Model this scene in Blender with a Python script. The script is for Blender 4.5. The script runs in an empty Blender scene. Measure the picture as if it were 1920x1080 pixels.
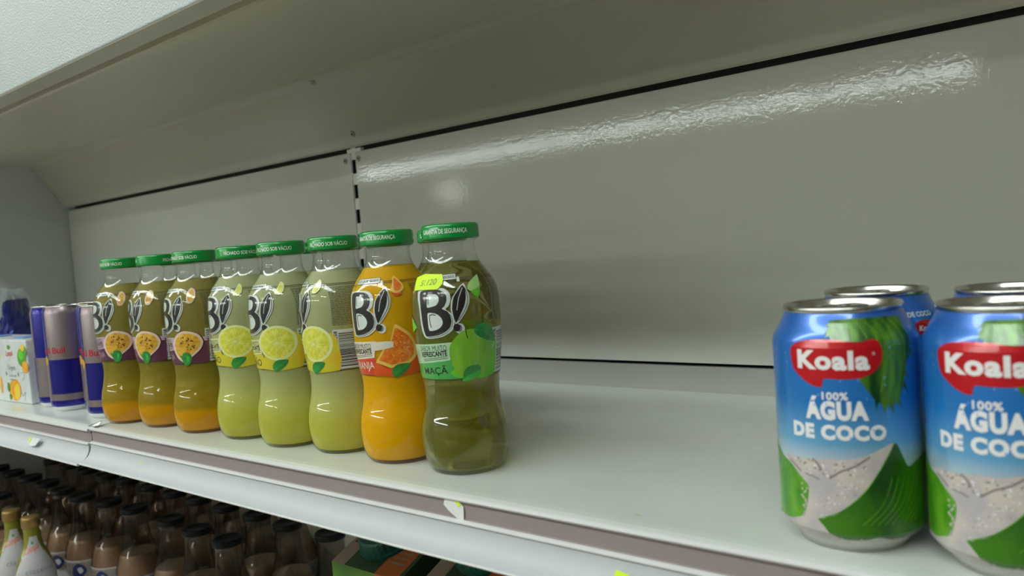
import bpy, bmesh, math, random
from mathutils import Vector, Matrix
random.seed(7)
S = bpy.context.scene
COL = S.collection
PI = math.pi

# ------------------------------------------------------------------ camera, world, light
CAM = Vector((0.0, -0.34924, 0.15273))
cam_d = bpy.data.cameras.new('camera')
cam = bpy.data.objects.new('camera', cam_d)
COL.objects.link(cam)
Rv = Vector((0.78534746, 0.6146575, -0.07365816))
Uv = Vector((0.02688004, 0.08501419, 0.99601709))
Fv = Vector((-0.61847137, 0.78419943, -0.05024366))
cam.matrix_world = Matrix(((Rv.x, Uv.x, -Fv.x, CAM.x), (Rv.y, Uv.y, -Fv.y, CAM.y), (Rv.z, Uv.z, -Fv.z, CAM.z), (0, 0, 0, 1)))
cam_d.sensor_width = 36
cam_d.lens = 1452.78 / 1920 * 36
cam_d.clip_start = 0.01
cam_d.clip_end = 60
cam_d.dof.use_dof = True
cam_d.dof.focus_distance = 0.62
cam_d.dof.aperture_fstop = 9.5
S.camera = cam

W = bpy.data.worlds.new('world')
S.world = W
W.use_nodes = True
W.node_tree.nodes['Background'].inputs[0].default_value = (0.8, 0.9, 0.9, 1)
W.node_tree.nodes['Background'].inputs[1].default_value = 0.05
S.view_settings.view_transform = 'Standard'
S.view_settings.look = 'None'
S.view_settings.gamma = 1
S.view_settings.use_curve_mapping = False
S.view_settings.exposure = 0.3
S.cycles.max_bounces = 14
S.cycles.transparent_max_bounces = 40
S.cycles.transmission_bounces = 12
S.cycles.glossy_bounces = 6
S.cycles.diffuse_bounces = 5
S.cycles.sample_clamp_indirect = 4
S.cycles.blur_glossy = 0.6
LAMP_NEAR, LAMP_MID, LAMP_FAR = 15.0, 16.0, 27.0     # emission of the ceiling tube rows


# ------------------------------------------------------------------ materials
def nodes(m):
    m.use_nodes = True
    nt = m.node_tree
    return nt, nt.nodes, nt.links


def mat(name, col, rough=0.5, metal=0.0, spec=0.5, coat=0.0, bump=None, noise=None, trans=0.0, ior=1.45, alpha=1.0):
    m = bpy.data.materials.new(name)
    nt, N, L = nodes(m)
    p = N['Principled BSDF']
    p.inputs['Base Color'].default_value = (*col, 1)
    p.inputs['Roughness'].default_value = rough
    p.inputs['Metallic'].default_value = metal
    p.inputs['Specular IOR Level'].default_value = spec
    p.inputs['Coat Weight'].default_value = coat
    p.inputs['Coat Roughness'].default_value = 0.08
    p.inputs['Transmission Weight'].default_value = trans
    p.inputs['IOR'].default_value = ior
    tc = N.new('ShaderNodeTexCoord')
    if noise:                                   # (scale, colour 2, low, high, stretch)
        n = N.new('ShaderNodeTexNoise')
        mp = N.new('ShaderNodeMapping')
        L.new(tc.outputs['Object'], mp.inputs[0])
        L.new(mp.outputs[0], n.inputs['Vector'])
        if len(noise) > 4:
            mp.inputs['Scale'].default_value = noise[4]
        n.inputs['Scale'].default_value = noise[0]
        n.inputs['Detail'].default_value = 5
        r = N.new('ShaderNodeValToRGB')
        r.color_ramp.elements[0].position = noise[2]
        r.color_ramp.elements[1].position = noise[3]
        r.color_ramp.elements[0].color = (*col, 1)
        r.color_ramp.elements[1].color = (*noise[1], 1)
        L.new(n.outputs['Fac'], r.inputs[0])
        L.new(r.outputs[0], p.inputs['Base Color'])
    if bump:                                    # (scale, strength, distance)
        n2 = N.new('ShaderNodeTexNoise')
        L.new(tc.outputs['Object'], n2.inputs['Vector'])
        n2.inputs['Scale'].default_value = bump[0]
        n2.inputs['Detail'].default_value = 2
        b = N.new('ShaderNodeBump')
        b.inputs['Strength'].default_value = bump[1]
        b.inputs['Distance'].default_value = bump[2]
        L.new(n2.outputs['Fac'], b.inputs['Height'])
        L.new(b.outputs[0], p.inputs['Normal'])
    return m


def emit(name, col, s):
    m = bpy.data.materials.new(name)
    nt, N, L = nodes(m)
    N.remove(N['Principled BSDF'])
    e = N.new('ShaderNodeEmission')
    e.inputs[0].default_value = (*col, 1)
    e.inputs[1].default_value = s
    L.new(e.outputs[0], N['Material Output'].inputs[0])
    return m


def glass_mat(name, tint=(0.93, 0.96, 0.93), edge=(0.55, 0.62, 0.56)):
    m = bpy.data.materials.new(name)
    nt, N, L = nodes(m)
    N.remove(N['Principled BSDF'])
    tr = N.new('ShaderNodeBsdfTransparent')
    gl = N.new('ShaderNodeBsdfGlossy')
    gl.inputs['Roughness'].default_value = 0.03
    lw = N.new('ShaderNodeLayerWeight')
    lw.inputs[0].default_value = 0.35
    mc = N.new('ShaderNodeMix')
    mc.data_type = 'RGBA'
    mc.inputs[6].default_value = (*tint, 1)
    mc.inputs[7].default_value = (*edge, 1)
    L.new(lw.outputs['Facing'], mc.inputs[0])
    L.new(mc.outputs[2], tr.inputs[0])
    fr = N.new('ShaderNodeFresnel')
    ge = N.new('ShaderNodeNewGeometry')
    io = N.new('ShaderNodeMapRange')            # thin wall: the same reflectance from either side
    L.new(ge.outputs['Backfacing'], io.inputs[0])
    io.inputs[3].default_value = 1.52
    io.inputs[4].default_value = 1 / 1.52
    L.new(io.outputs[0], fr.inputs[0])
    n2 = N.new('ShaderNodeTexNoise')
    tc = N.new('ShaderNodeTexCoord')
    L.new(tc.outputs['Object'], n2.inputs['Vector'])
    n2.inputs['Scale'].default_value = 55
    b = N.new('ShaderNodeBump')
    b.inputs['Strength'].default_value = 0.05
    b.inputs['Distance'].default_value = 0.002
    L.new(n2.outputs['Fac'], b.inputs['Height'])
    L.new(b.outputs[0], gl.inputs['Normal'])
    mx = N.new('ShaderNodeMixShader')
    L.new(fr.outputs[0], mx.inputs[0])
    L.new(tr.outputs[0], mx.inputs[1])
    L.new(gl.outputs[0], mx.inputs[2])
    L.new(mx.outputs[0], N['Material Output'].inputs[0])
    return m


def juice_mat(name, stops, clear=0.25, transl=0.45):
    """cloudy juice: scattering body whose colour changes with the settled pulp; stops = [(height m, colour)]"""
    m = bpy.data.materials.new(name)
    nt, N, L = nodes(m)
    N.remove(N['Principled BSDF'])
    tc = N.new('ShaderNodeTexCoord')
    sp = N.new('ShaderNodeSeparateXYZ')
    L.new(tc.outputs['Object'], sp.inputs[0])
    nz = N.new('ShaderNodeTexNoise')
    nz.inputs['Scale'].default_value = 40
    L.new(tc.outputs['Object'], nz.inputs['Vector'])
    ma = N.new('ShaderNodeMath')
    ma.operation = 'MULTIPLY_ADD'
    L.new(nz.outputs['Fac'], ma.inputs[0])
    ma.inputs[1].default_value = 0.006
    L.new(sp.outputs[2], ma.inputs[2])
    mr = N.new('ShaderNodeMapRange')
    L.new(ma.outputs[0], mr.inputs[0])
    mr.inputs[1].default_value = 0.0
    mr.inputs[2].default_value = 0.16
    r = N.new('ShaderNodeValToRGB')
    L.new(mr.outputs[0], r.inputs[0])
    el = r.color_ramp.elements
    while len(el) < len(stops):
        el.new(0.5)
    for e, (h, c) in zip(el, stops):
        e.position = h / 0.16
    for e, (h, c) in zip(el, stops):
        e.color = (*c, 1)
    d = N.new('ShaderNodeBsdfDiffuse')
    t = N.new('ShaderNodeBsdfTranslucent')
    a = N.new('ShaderNodeBsdfTransparent')
    for s in (d, t, a):
        L.new(r.outputs[0], s.inputs[0])
    m1 = N.new('ShaderNodeMixShader')
    m1.inputs[0].default_value = transl
    L.new(d.outputs[0], m1.inputs[1])
    L.new(t.outputs[0], m1.inputs[2])
    m2 = N.new('ShaderNodeMixShader')
    m2.inputs[0].default_value = clear
    L.new(m1.outputs[0], m2.inputs[1])
    L.new(a.outputs[0], m2.inputs[2])
    L.new(m2.outputs[0], N['Material Output'].inputs[0])
    return m


def clear_liquid(name, col, dens):
    m = bpy.data.materials.new(name)
    nt, N, L = nodes(m)
    p = N['Principled BSDF']
    p.inputs['Base Color'].default_value = (1, 1, 1, 1)
    p.inputs['Roughness'].default_value = 0.0
    p.inputs['Transmission Weight'].default_value = 1
    p.inputs['IOR'].default_value = 1.33
    v = N.new('ShaderNodeVolumeAbsorption')
    v.inputs[0].default_value = (*col, 1)
    v.inputs[1].default_value = dens
    L.new(v.outputs[0], N['Material Output'].inputs['Volume'])
    d = N.new('ShaderNodeBsdfDiffuse')
    d.inputs[0].default_value = (0.34, 0.28, 0.02, 1)
    mx = N.new('ShaderNodeMixShader')
    mx.inputs[0].default_value = 0.2
    L.new(p.outputs[0], mx.inputs[1])
    L.new(d.outputs[0], mx.inputs[2])
    L.new(mx.outputs[0], N['Material Output'].inputs[0])
    return m


M = {}
M['panel'] = mat('painted_panel', (0.67, 0.675, 0.615), 0.06, spec=0.3, bump=(260, 1.0, 0.000045))
M['end'] = mat('painted_end_panel', (0.60, 0.63, 0.62), 0.4, bump=(300, 0.1, 0.001))
M['shelf'] = mat('painted_shelf', (0.60, 0.63, 0.59), 0.17, bump=(200, 1.0, 0.00001), noise=(9, (0.56, 0.58, 0.54), 0.45, 0.7))
M['lip'] = mat('shaded_back_lip', (0.43, 0.425, 0.40), 0.35)  # same paint as the shelf, with the lip's shade put into the colour
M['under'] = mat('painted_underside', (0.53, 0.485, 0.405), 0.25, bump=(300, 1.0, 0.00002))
M['fascia'] = mat('textured_fascia', (0.42, 0.45, 0.45), 0.3, bump=(560, 0.6, 0.0014))
M['trimp'] = mat('painted_trim', (0.50, 0.47, 0.42), 0.35)
M['dark'] = mat('dark_gap', (0.03, 0.03, 0.027), 0.7)
M['rail'] = mat('rail_plastic', (0.50, 0.51, 0.54), 0.5, spec=0.3)
M['strip'] = mat('rail_recess_shade', (0.28, 0.225, 0.22), 0.4)  # shading and brownish reflection of the recess are put into this colour
M['ridge'] = mat('rail_ridge', (0.66, 0.65, 0.66), 0.2)
M['slotblack'] = mat('slot_black', (0.008, 0.008, 0.008), 0.8, spec=0.1)
M['metal'] = mat('zinc_metal', (0.42, 0.42, 0.39), 0.35, 1.0)
M['post'] = mat('post_paint', (0.78, 0.79, 0.76), 0.35)
M['cap'] = mat('green_cap', (0.005, 0.27, 0.045), 0.2, spec=0.6, coat=0.4)
M['white'] = mat('white_print', (0.85, 0.88, 0.85), 0.35)
M['silverprint'] = mat('pale_print', (0.60, 0.65, 0.62), 0.35, coat=1.0)
M['black'] = mat('black_print', (0.012, 0.008, 0.008), 0.35, coat=1.0)
M['textdark'] = mat('text_print', (0.05, 0.05, 0.03), 0.5)
M['textfine'] = mat('fine_text_print', (0.10, 0.10, 0.06), 0.5, coat=1.0)
M['glass'] = glass_mat('bottle_glass', (0.99, 0.995, 0.99), (0.93, 0.96, 0.93))
M['milkglass'] = glass_mat('milk_glass', (0.78, 0.73, 0.68), (0.45, 0.38, 0.32))
M['sticker'] = mat('yellow_sticker', (0.62, 0.85, 0.01), 0.5)
M['stickink'] = mat('sticker_ink', (0.13, 0.25, 0.01), 0.5)
M['tape'] = mat('clear_tape', (0.75, 0.75, 0.76), 0.25)
M['alu'] = mat('can_aluminium', (0.62, 0.60, 0.57), 0.22, 1.0)
M['apple_juice'] = clear_liquid('apple_juice', (0.76, 0.76, 0.12), 20)
M['lemon_juice'] = juice_mat('lemon_juice', [(0.0, (0.74, 0.66, 0.07)), (0.03, (0.70, 0.66, 0.11)), (0.06, (0.60, 0.61, 0.27)), (0.15, (0.57, 0.58, 0.34))], 0.12, 0.3)
M['orange_juice'] = juice_mat('orange_juice', [(0.0, (0.88, 0.46, 0.001)), (0.05, (0.86, 0.43, 0.001)), (0.15, (0.76, 0.43, 0.010))], 0.02, 0.2)
M['passion_juice'] = juice_mat('passion_juice', [(0.0, (0.90, 0.44, 0.003)), (0.0235, (0.88, 0.43, 0.003)), (0.028, (0.46, 0.31, 0.012)), (0.06, (0.34, 0.27, 0.03)), (0.15, (0.40, 0.33, 0.10))], 0.14, 0.3)
M['red_print'] = mat('red_print', (0.62, 0.05, 0.02), 0.4, coat=1.0)
M['green_strip'] = mat('green_strip', (0.06, 0.36, 0.08), 0.4, coat=1.0)
M['mint'] = mat('mint_strip', (0.42, 0.62, 0.42), 0.4, coat=1.0)
M['cream'] = mat('cream_strip', (0.72, 0.66, 0.56), 0.4, coat=1.0)
M['lilac'] = mat('lilac_strip', (0.50, 0.36, 0.46), 0.4, coat=1.0)
M['purple'] = mat('purple_strip', (0.10, 0.02, 0.06), 0.4, coat=1.0)
M['paleyellow'] = mat('pale_yellow_strip', (0.62, 0.62, 0.28), 0.4)
M['apple_skin'] = mat('apple_skin', (0.12, 0.36, 0.015), 0.4, coat=1.0, noise=(90, (0.24, 0.50, 0.03), 0.35, 0.7, (1, 1, .4)))
M['leaf'] = mat('leaf_print', (0.012, 0.17, 0.03), 0.4, coat=1.0, noise=(140, (0.03, 0.30, 0.05), 0.35, 0.7))
M['leaf2'] = mat('leaf_light_print', (0.06, 0.42, 0.06), 0.4)
M['lime'] = mat('lime_flesh', (0.36, 0.62, 0.20), 0.4, coat=1.0)
M['limed'] = mat('lime_skin', (0.13, 0.52, 0.03), 0.4)
M['lemon_flesh'] = mat('lemon_flesh', (0.62, 0.60, 0.02), 0.4, coat=1.0, noise=(260, (0.80, 0.78, 0.16), 0.4, 0.7))
M['lemon_rind'] = mat('lemon_rind', (0.72, 0.76, 0.36), 0.4, coat=1.0)
M['lemon_skin'] = mat('lemon_skin', (0.62, 0.53, 0.02), 0.4, coat=1.0, noise=(60, (0.80, 0.34, 0.02), 0.5, 0.75))
M['orange_flesh'] = mat('orange_flesh', (0.72, 0.13, 0.003), 0.4, coat=1.0, noise=(300, (0.85, 0.30, 0.02), 0.45, 0.72))
M['orange_rind'] = mat('orange_rind', (0.80, 0.50, 0.10), 0.4, coat=1.0)
M['orange_skin'] = mat('orange_skin', (0.70, 0.08, 0.004), 0.4, coat=1.0)
M['passion_flesh'] = mat('passion_flesh', (0.62, 0.30, 0.015), 0.4, coat=1.0, noise=(220, (0.80, 0.50, 0.06), 0.4, 0.7))
M['passion_rind'] = mat('passion_rind', (0.78, 0.56, 0.48), 0.4, coat=1.0)
M['passion_skin'] = mat('passion_skin', (0.05, 0.008, 0.02), 0.35, coat=1.0)


M['scuff'] = mat('scuff', (0.42, 0.43, 0.37), 0.5)
M['speck'] = mat('beige_speck', (0.42, 0.40, 0.27), 0.6)
RING, SPK = (-0.2134, 0.1010), (-0.2150, 0.0211)


# ------------------------------------------------------------------ helpers
def tag(o, label, cat, group=None):
    o['label'] = label
    o['category'] = cat
    if group:
        o['group'] = group
    return o


def thing(name, label, cat, loc=(0, 0, 0), rotz=0, group=None):
    o = bpy.data.objects.new(name, None)
    o.empty_display_size = 0.02
    COL.objects.link(o)
    o.location = loc
    o.rotation_euler = (0, 0, rotz)
    return tag(o, label, cat, group)


def obj(name, bm, mats, parent=None, smooth=False, recalc=True):
    if recalc:
        bmesh.ops.recalc_face_normals(bm, faces=bm.faces)
    me = bpy.data.meshes.new(name)
    bm.to_mesh(me)
    bm.free()
    if not isinstance(mats, (list, tuple)):
        mats = [mats]
    for m in mats:
        me.materials.append(M[m] if isinstance(m, str) else m)
    if smooth:
        me.polygons.foreach_set('use_smooth', [True] * len(me.polygons))
        me.update()
    o = bpy.data.objects.new(name, me)
    COL.objects.link(o)
    o.parent = parent
    return o


def struct(name, bm, m):
    o = obj(name, bm, m)
    o['kind'] = 'structure'
    return o


def copy_tree(o, parent=None):
    c = o.copy()
    COL.objects.link(c)
    c.parent = parent
    for ch in [x for x in S.objects if x.parent == o]:
        copy_tree(ch, c)
    return c


def dup(root, loc, rotz, label, group=None, cap=None):
    r = copy_tree(root)
    r.location = loc
    r.rotation_euler = (0, 0, rotz)
    r['label'] = label
    if group:
        r['group'] = group
    return r


def box(bm, x0, x1, y0, y1, z0, z1, bev=0.0, mi=0):
    vs = [bm.verts.new((x, y, z)) for x in (x0, x1) for y in (y0, y1) for z in (z0, z1)]
    fs = []
    for q in ((0, 1, 3, 2), (4, 6, 7, 5), (0, 4, 5, 1), (2, 3, 7, 6), (0, 2, 6, 4), (1, 5, 7, 3)):
        f = bm.faces.new([vs[i] for i in q])
        f.material_index = mi
        fs.append(f)
    if bev:
        es = list({e for f in fs for e in f.edges})
        bmesh.ops.bevel(bm, geom=es, offset=bev, segments=2, affect='EDGES', profile=0.6)
    return bm


def extrude_x(bm, prof, x0, x1, mi=None, closed=True, jag=None):
    """sweep a (y, z) profile along x"""
    a = [bm.verts.new((x0 + (jag[i] if jag else 0), y, z)) for i, (y, z) in enumerate(prof)]
    b = [bm.verts.new((x1, y, z)) for y, z in prof]
    n = len(prof)
    for i in range(n if closed else n - 1):
        f = bm.faces.new((a[i], a[(i + 1) % n], b[(i + 1) % n], b[i]))
        if mi:
            f.material_index = mi[i]
    if closed:
        bm.faces.new(a)
        bm.faces.new(b[::-1])
    return bm


def lathe(bm, prof, seg=64, mi=0, cap0=False, cap1=False, cx=0, cy=0):
    """prof = [(r, z)]"""
    rings = []
    for r, z in prof:
        if r < 1e-6:
            rings.append([bm.verts.new((cx, cy, z))])
        else:
            rings.append([bm.verts.new((cx + r * math.cos(2 * PI * k / seg), cy + r * math.sin(2 * PI * k / seg), z)) for k in range(seg)])
    for A, B in zip(rings, rings[1:]):
        if len(A) == 1 and len(B) == 1:
            continue
        for k in range(seg):
            k2 = (k + 1) % seg
            if len(A) == 1:
                f = bm.faces.new((A[0], B[k2], B[k]))
            elif len(B) == 1:
                f = bm.faces.new((A[k], A[k2], B[0]))
            else:
                f = bm.faces.new((A[k], A[k2], B[k2], B[k]))
            f.material_index = mi
    return bm


def smooth_prof(pts, n=6):
    """Catmull-Rom through (a, b) points"""
    out = []
    for i in range(len(pts) - 1):
        p0 = pts[max(i - 1, 0)]
        p1, p2 = pts[i], pts[i + 1]
        p3 = pts[min(i + 2, len(pts) - 1)]
        for k in range(n):
            t = k / n
            out.append(tuple(0.5 * (2 * p1[j] + (p2[j] - p0[j]) * t + (2 * p0[j] - 5 * p1[j] + 4 * p2[j] - p3[j]) * t * t + (3 * p1[j] - p0[j] - 3 * p2[j] + p3[j]) * t ** 3) for j in range(2)))
    out.append(tuple(pts[-1]))
    return out


def smooth_loop(pts, n=4, w=0.8):
    out = []
    m = len(pts)
    for i in range(m):
        p0, p1, p2, p3 = pts[i - 1], pts[i], pts[(i + 1) % m], pts[(i + 2) % m]
        for k in range(n):
            t = k / n
            q = []
            for j in range(2):
                m1 = w * 0.5 * (p2[j] - p0[j])
                m2 = w * 0.5 * (p3[j] - p1[j])
                q.append((2 * t ** 3 - 3 * t * t + 1) * p1[j] + (t ** 3 - 2 * t * t + t) * m1 + (-2 * t ** 3 + 3 * t * t) * p2[j] + (t ** 3 - t * t) * m2)
            out.append(tuple(q))
    return out


def interp(tab, z):
    if z <= tab[0][0]:
        return tab[0][1]
    for (a, ra), (b, rb) in zip(tab, tab[1:]):
        if z <= b:
            return ra + (rb - ra) * (z - a) / (b - a)
    return tab[-1][1]


_text = {}


def text_tris(s, bold=0.0, shear=0.0, gap=1.0):
    k = (s, bold, shear, gap)
    if k in _text:
        return _text[k]
    cu = bpy.data.curves.new('t', 'FONT')
    cu.body = s
    cu.size = 1
    cu.resolution_u = 3
    cu.offset = bold
    cu.shear = shear
    cu.space_character = gap
    o = bpy.data.objects.new('t', cu)
    COL.objects.link(o)
    dg = bpy.context.evaluated_depsgraph_get()
    dg.update()
    me = bpy.data.meshes.new_from_object(o.evaluated_get(dg))
    vs = [(v.co.x, v.co.y) for v in me.vertices]
    fs = [tuple(p.vertices) for p in me.polygons]
    bpy.data.objects.remove(o)
    bpy.data.curves.remove(cu)
    bpy.data.meshes.remove(me)
    x0, x1 = min(v[0] for v in vs), max(v[0] for v in vs)
    y0, y1 = min(v[1] for v in vs), max(v[1] for v in vs)
    vs = [((x - x0) / (x1 - x0), (y - y0) / (y1 - y0)) for x, y in vs]
    _text[k] = (vs, fs)
    return _text[k]


class Art:
    """flat printed artwork in millimetres, laid on a curved or flat surface"""

    def __init__(self, place, du=2.0, dv=3.0, flat=False):
        self.place, self.du, self.dv, self.flat = place, du, dv, flat
        self.bm = bmesh.new()
        self.mats = []

    def _add(self, vs, fs, m, layer):
        if m not in self.mats:
            self.mats.append(m)
        mi = self.mats.index(m)
        t = bmesh.new()
        bv = [t.verts.new((x, y, 0)) for x, y in vs]
        for f in fs:
            try:
                t.faces.new([bv[i] for i in f])
            except ValueError:
                pass
        bmesh.ops.triangulate(t, faces=t.faces, ngon_method='EAR_CLIP')
        if not self.flat:
            xs = [v[0] for v in vs]
            ys = [v[1] for v in vs]
            for lo, hi, d, ax in ((min(xs), max(xs), self.du, 0), (min(ys), max(ys), self.dv, 1)):
                k = math.ceil(lo / d) if d else 0
                while d and k * d < hi:
                    if k * d > lo + 1e-4:
                        no = Vector((1, 0, 0)) if ax == 0 else Vector((0, 1, 0))
                        bmesh.ops.bisect_plane(t, geom=t.verts[:] + t.edges[:] + t.faces[:], plane_co=no * (k * d), plane_no=no)
                    k += 1
        mp = {}
        for v in t.verts:
            mp[v] = self.bm.verts.new(self.place(v.co.x, v.co.y, layer))
        for f in t.faces:
            c = f.normal.z
            lst = [mp[v] for v in f.verts]
            try:
                nf = self.bm.faces.new(lst)
                nf.material_index = mi
            except ValueError:
                pass
        t.free()

    def poly(self, pts, m, layer, smooth=0, w=0.8, du=0, dv=0):
        pts = [(x + du, y + dv) for x, y in pts]
        if smooth:
            pts = smooth_loop(pts, smooth, w)
        self._add(pts, [tuple(range(len(pts)))], m, layer)

    def rect(self, x0, x1, y0, y1, m, layer):
        self._add([(x0, y0), (x1, y0), (x1, y1), (x0, y1)], [(0, 1, 2, 3)], m, layer)

    def ell(self, cx, cy, rx, ry, m, layer, n=20, rot=0):
        c, s = math.cos(rot), math.sin(rot)
        p = []
        for k in range(n):
            a, b = rx * math.cos(2 * PI * k / n), ry * math.sin(2 * PI * k / n)
            p.append((cx + a * c - b * s, cy + a * s + b * c))
        self._add(p, [tuple(range(n))], m, layer)

    def line(self, pts, wd, m, layer):
        for (x0, y0), (x1, y1) in zip(pts, pts[1:]):
            d = math.hypot(x1 - x0, y1 - y0) or 1
            nx, ny = -(y1 - y0) / d * wd / 2, (x1 - x0) / d * wd / 2
            self._add([(x0 + nx, y0 + ny), (x0 - nx, y0 - ny), (x1 - nx, y1 - ny), (x1 + nx, y1 + ny)], [(0, 1, 2, 3)], m, layer)

    def text(self, s, x0, x1, y0, y1, m, layer, bold=0.0, shear=0.0, slope=0.0, rot=0, gap=1.0, bend=None):
        vs, fs = text_tris(s, bold, shear, gap)
        out = []
        for a, b in vs:
            if rot == 90:
                a, b = 1 - b, a
            x = x0 + a * (x1 - x0)
            y = y0 + b * (y1 - y0) + slope * (x - x0)
            if bend:
                y += bend * (1 - (2 * a - 1) ** 2)
            out.append((x, y))
        self._add(out, fs, m, layer)

    def build(self, name, parent):
        return obj(name, self.bm, self.mats, parent, smooth=False, recalc=False)


def cyl_place(prof_mm, Rref, off=0.12, step=0.07):
    def f(u, v, layer):
        a = u / Rref
        r = (interp(prof_mm, v) + off + step * layer) / 1000
        return (r * math.cos(a), r * math.sin(a), v / 1000)
    return f


# ------------------------------------------------------------------ the setting: shop room around the shelves
FLOOR_Z, CEIL_Z = -1.30, 1.66
M['floor'] = mat('shop_floor', (0.50, 0.42, 0.33), 0.35, noise=(1.2, (0.56, 0.48, 0.39), 0.4, 0.7))
M['wallm'] = mat('shop_wall', (0.80, 0.83, 0.78), 0.7)
M['wallr'] = mat('shop_wall_dark', (0.16, 0.15, 0.14), 0.7)
M['ceilm'] = mat('shop_ceiling', (0.72, 0.74, 0.72), 0.8)
X0, X1, Y0, Y1 = -13.0, 5.0, -9.6, 0.70
struct('floor', box(bmesh.new(), X0, X1, Y0, Y1, FLOOR_Z - 0.1, FLOOR_Z), 'floor')
struct('ceiling', box(bmesh.new(), X0, X1, Y0, Y1, CEIL_Z, CEIL_Z + 0.1), 'ceilm')
struct('wall_back', box(bmesh.new(), X0, X1, Y1, Y1 + 0.1, FLOOR_Z, CEIL_Z), 'wallm')
struct('wall_front', box(bmesh.new(), X0, X1, Y0 - 0.1, Y0, FLOOR_Z, CEIL_Z), 'wallm')
struct('wall_left', box(bmesh.new(), X0 - 0.1, X0, Y0, Y1, FLOOR_Z, CEIL_Z), 'wallm')
struct('wall_right', box(bmesh.new(), X1, X1 + 0.1, Y0, Y1, FLOOR_Z, CEIL_Z), 'wallr')

M['tube_near'] = emit('tube_near', (0.90, 1.0, 0.95), LAMP_NEAR)
M['tube_mid'] = emit('tube_mid', (0.89, 1.0, 0.92), LAMP_MID)
M['tube_far'] = emit('tube_far', (0.91, 1.0, 0.93), LAMP_FAR)
M['housing'] = mat('lamp_housing', (0.7, 0.7, 0.7), 0.5)


def lamp(x, y, z, ln, wd, m, label, grp):
    t = thing('ceiling_light', label, 'ceiling light', (x, y, CEIL_Z), 0, grp)
    dz = z - CEIL_Z
    obj('housing', box(bmesh.new(), -ln / 2, ln / 2, -wd / 2 - 0.01, wd / 2 + 0.01, dz + 0.045, 0, 0.004), 'housing', t)
    obj('tube', box(bmesh.new(), -ln / 2 + 0.02, ln / 2 - 0.02, -wd / 2, wd / 2, dz, dz + 0.043, 0.01), m, t)
    return t


for k in range(6):
    lamp(-1.72 - 1.44 * k, -7.45, 1.50, 1.40, 0.20, 'tube_far', 'fluorescent ceiling light in the far row across the shop', 'far row of ceiling lights')
for k in range(3):
    lamp(-5.2 + 2.7 * k, -4.3, 1.56, 1.4, 0.2, 'tube_mid', 'fluorescent ceiling light in the middle row of the shop', 'middle row of ceiling lights')
for k in range(4):
    lamp(-4.1 + 1.42 * k, -1.25, 1.56, 1.4, 0.24, 'tube_near', 'fluorescent ceiling light above the drinks aisle', 'aisle row of ceiling lights')

M['globe'] = emit('pendant_globe', (0.95, 1.0, 0.93), 6.0)
t = thing('pendant_light', 'round pendant light hanging far across the shop', 'ceiling light', (-8.9, -8.75, 0))
obj('lamp_globe', lathe(bmesh.new(), [(0, 1.0)] + [(0.24 * math.sin(PI * k / 12), 1.20 - 0.20 * math.cos(PI * k / 12)) for k in range(1, 12)] + [(0, 1.40)], 32), 'globe', t, smooth=True)
obj('suspension', lathe(bmesh.new(), [(0.01, 1.40), (0.01, CEIL_Z)], 12), 'housing', t)
# unseen low shelving added behind the camera to brighten reflections in the back panels
M['bounceboard'] = mat('pale_bounce_board', (0.62, 0.60, 0.56), 0.5, noise=(3, (0.72, 0.70, 0.64), 0.35, 0.65))  # pale board of the added shelving, there to throw light back
t = thing('display_shelf', 'unseen low white shelving added across the aisle to reflect light', 'shelf', (-3.0, -2.9, FLOOR_Z))
obj('back_board', box(bmesh.new(), -6.0, 6.0, -0.30, -0.25, 0, 1.74, 0.004), 'bounceboard', t)
for k in range(4):
    obj('shelf_board', box(bmesh.new(), -6.0, 6.0, -0.249, 0.12, 0.25 + 0.38 * k, 0.28 + 0.38 * k, 0.004), 'shelf', t)
for x in (-5.98, -3.0, 0, 3.0, 5.98):
    obj('upright', box(bmesh.new(), x - 0.015, x + 0.015, -0.249, -0.20, 0, 1.74, 0.002), 'post', t)

# ------------------------------------------------------------------ gondola: panels, post, shelves, canopy
D = 0.3495
XE = -1.695            # left end panel
XJ = -0.8478           # joint of the two shelf bays
XP = -0.8055           # slotted post
XR = 1.0


def back_panel(x0, x1, label):
    bm = bmesh.new()
    extrude_x(bm, [(D, 0.0420), (D - 0.0004, 0.0412), (D - 0.0036, 0.0290), (D + 0.001, 0.0283), (D + 0.014, 0.0283), (D + 0.014, 0.2975), (D + 0.0012, 0.2975), (D, 0.2962)], x0, x1)
    o = obj('back_panel', bm, 'panel')
    return tag(o, label, 'panel')


back_panel(XP + 0.0048, XR, 'cream painted steel back panel right of the slotted post')
back_panel(XE + 0.003, XP - 0.0048, 'cream painted steel back panel left of the slotted post')
o = obj('backing_board', box(bmesh.new(), XE - 0.01, XR, D + 0.0165, D + 0.03, -0.40, 0.40), 'dark')
tag(o, 'dark backing board seen through the narrow gaps above and below the back panels', 'board')

# lower-level back panel
o = obj('back_panel', box(bmesh.new(), XE, XR, D, D + 0.014, -0.385, -0.045, 0.001), 'panel')
tag(o, 'shaded back panel behind the bottles on the lower shelf', 'panel')

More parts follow.
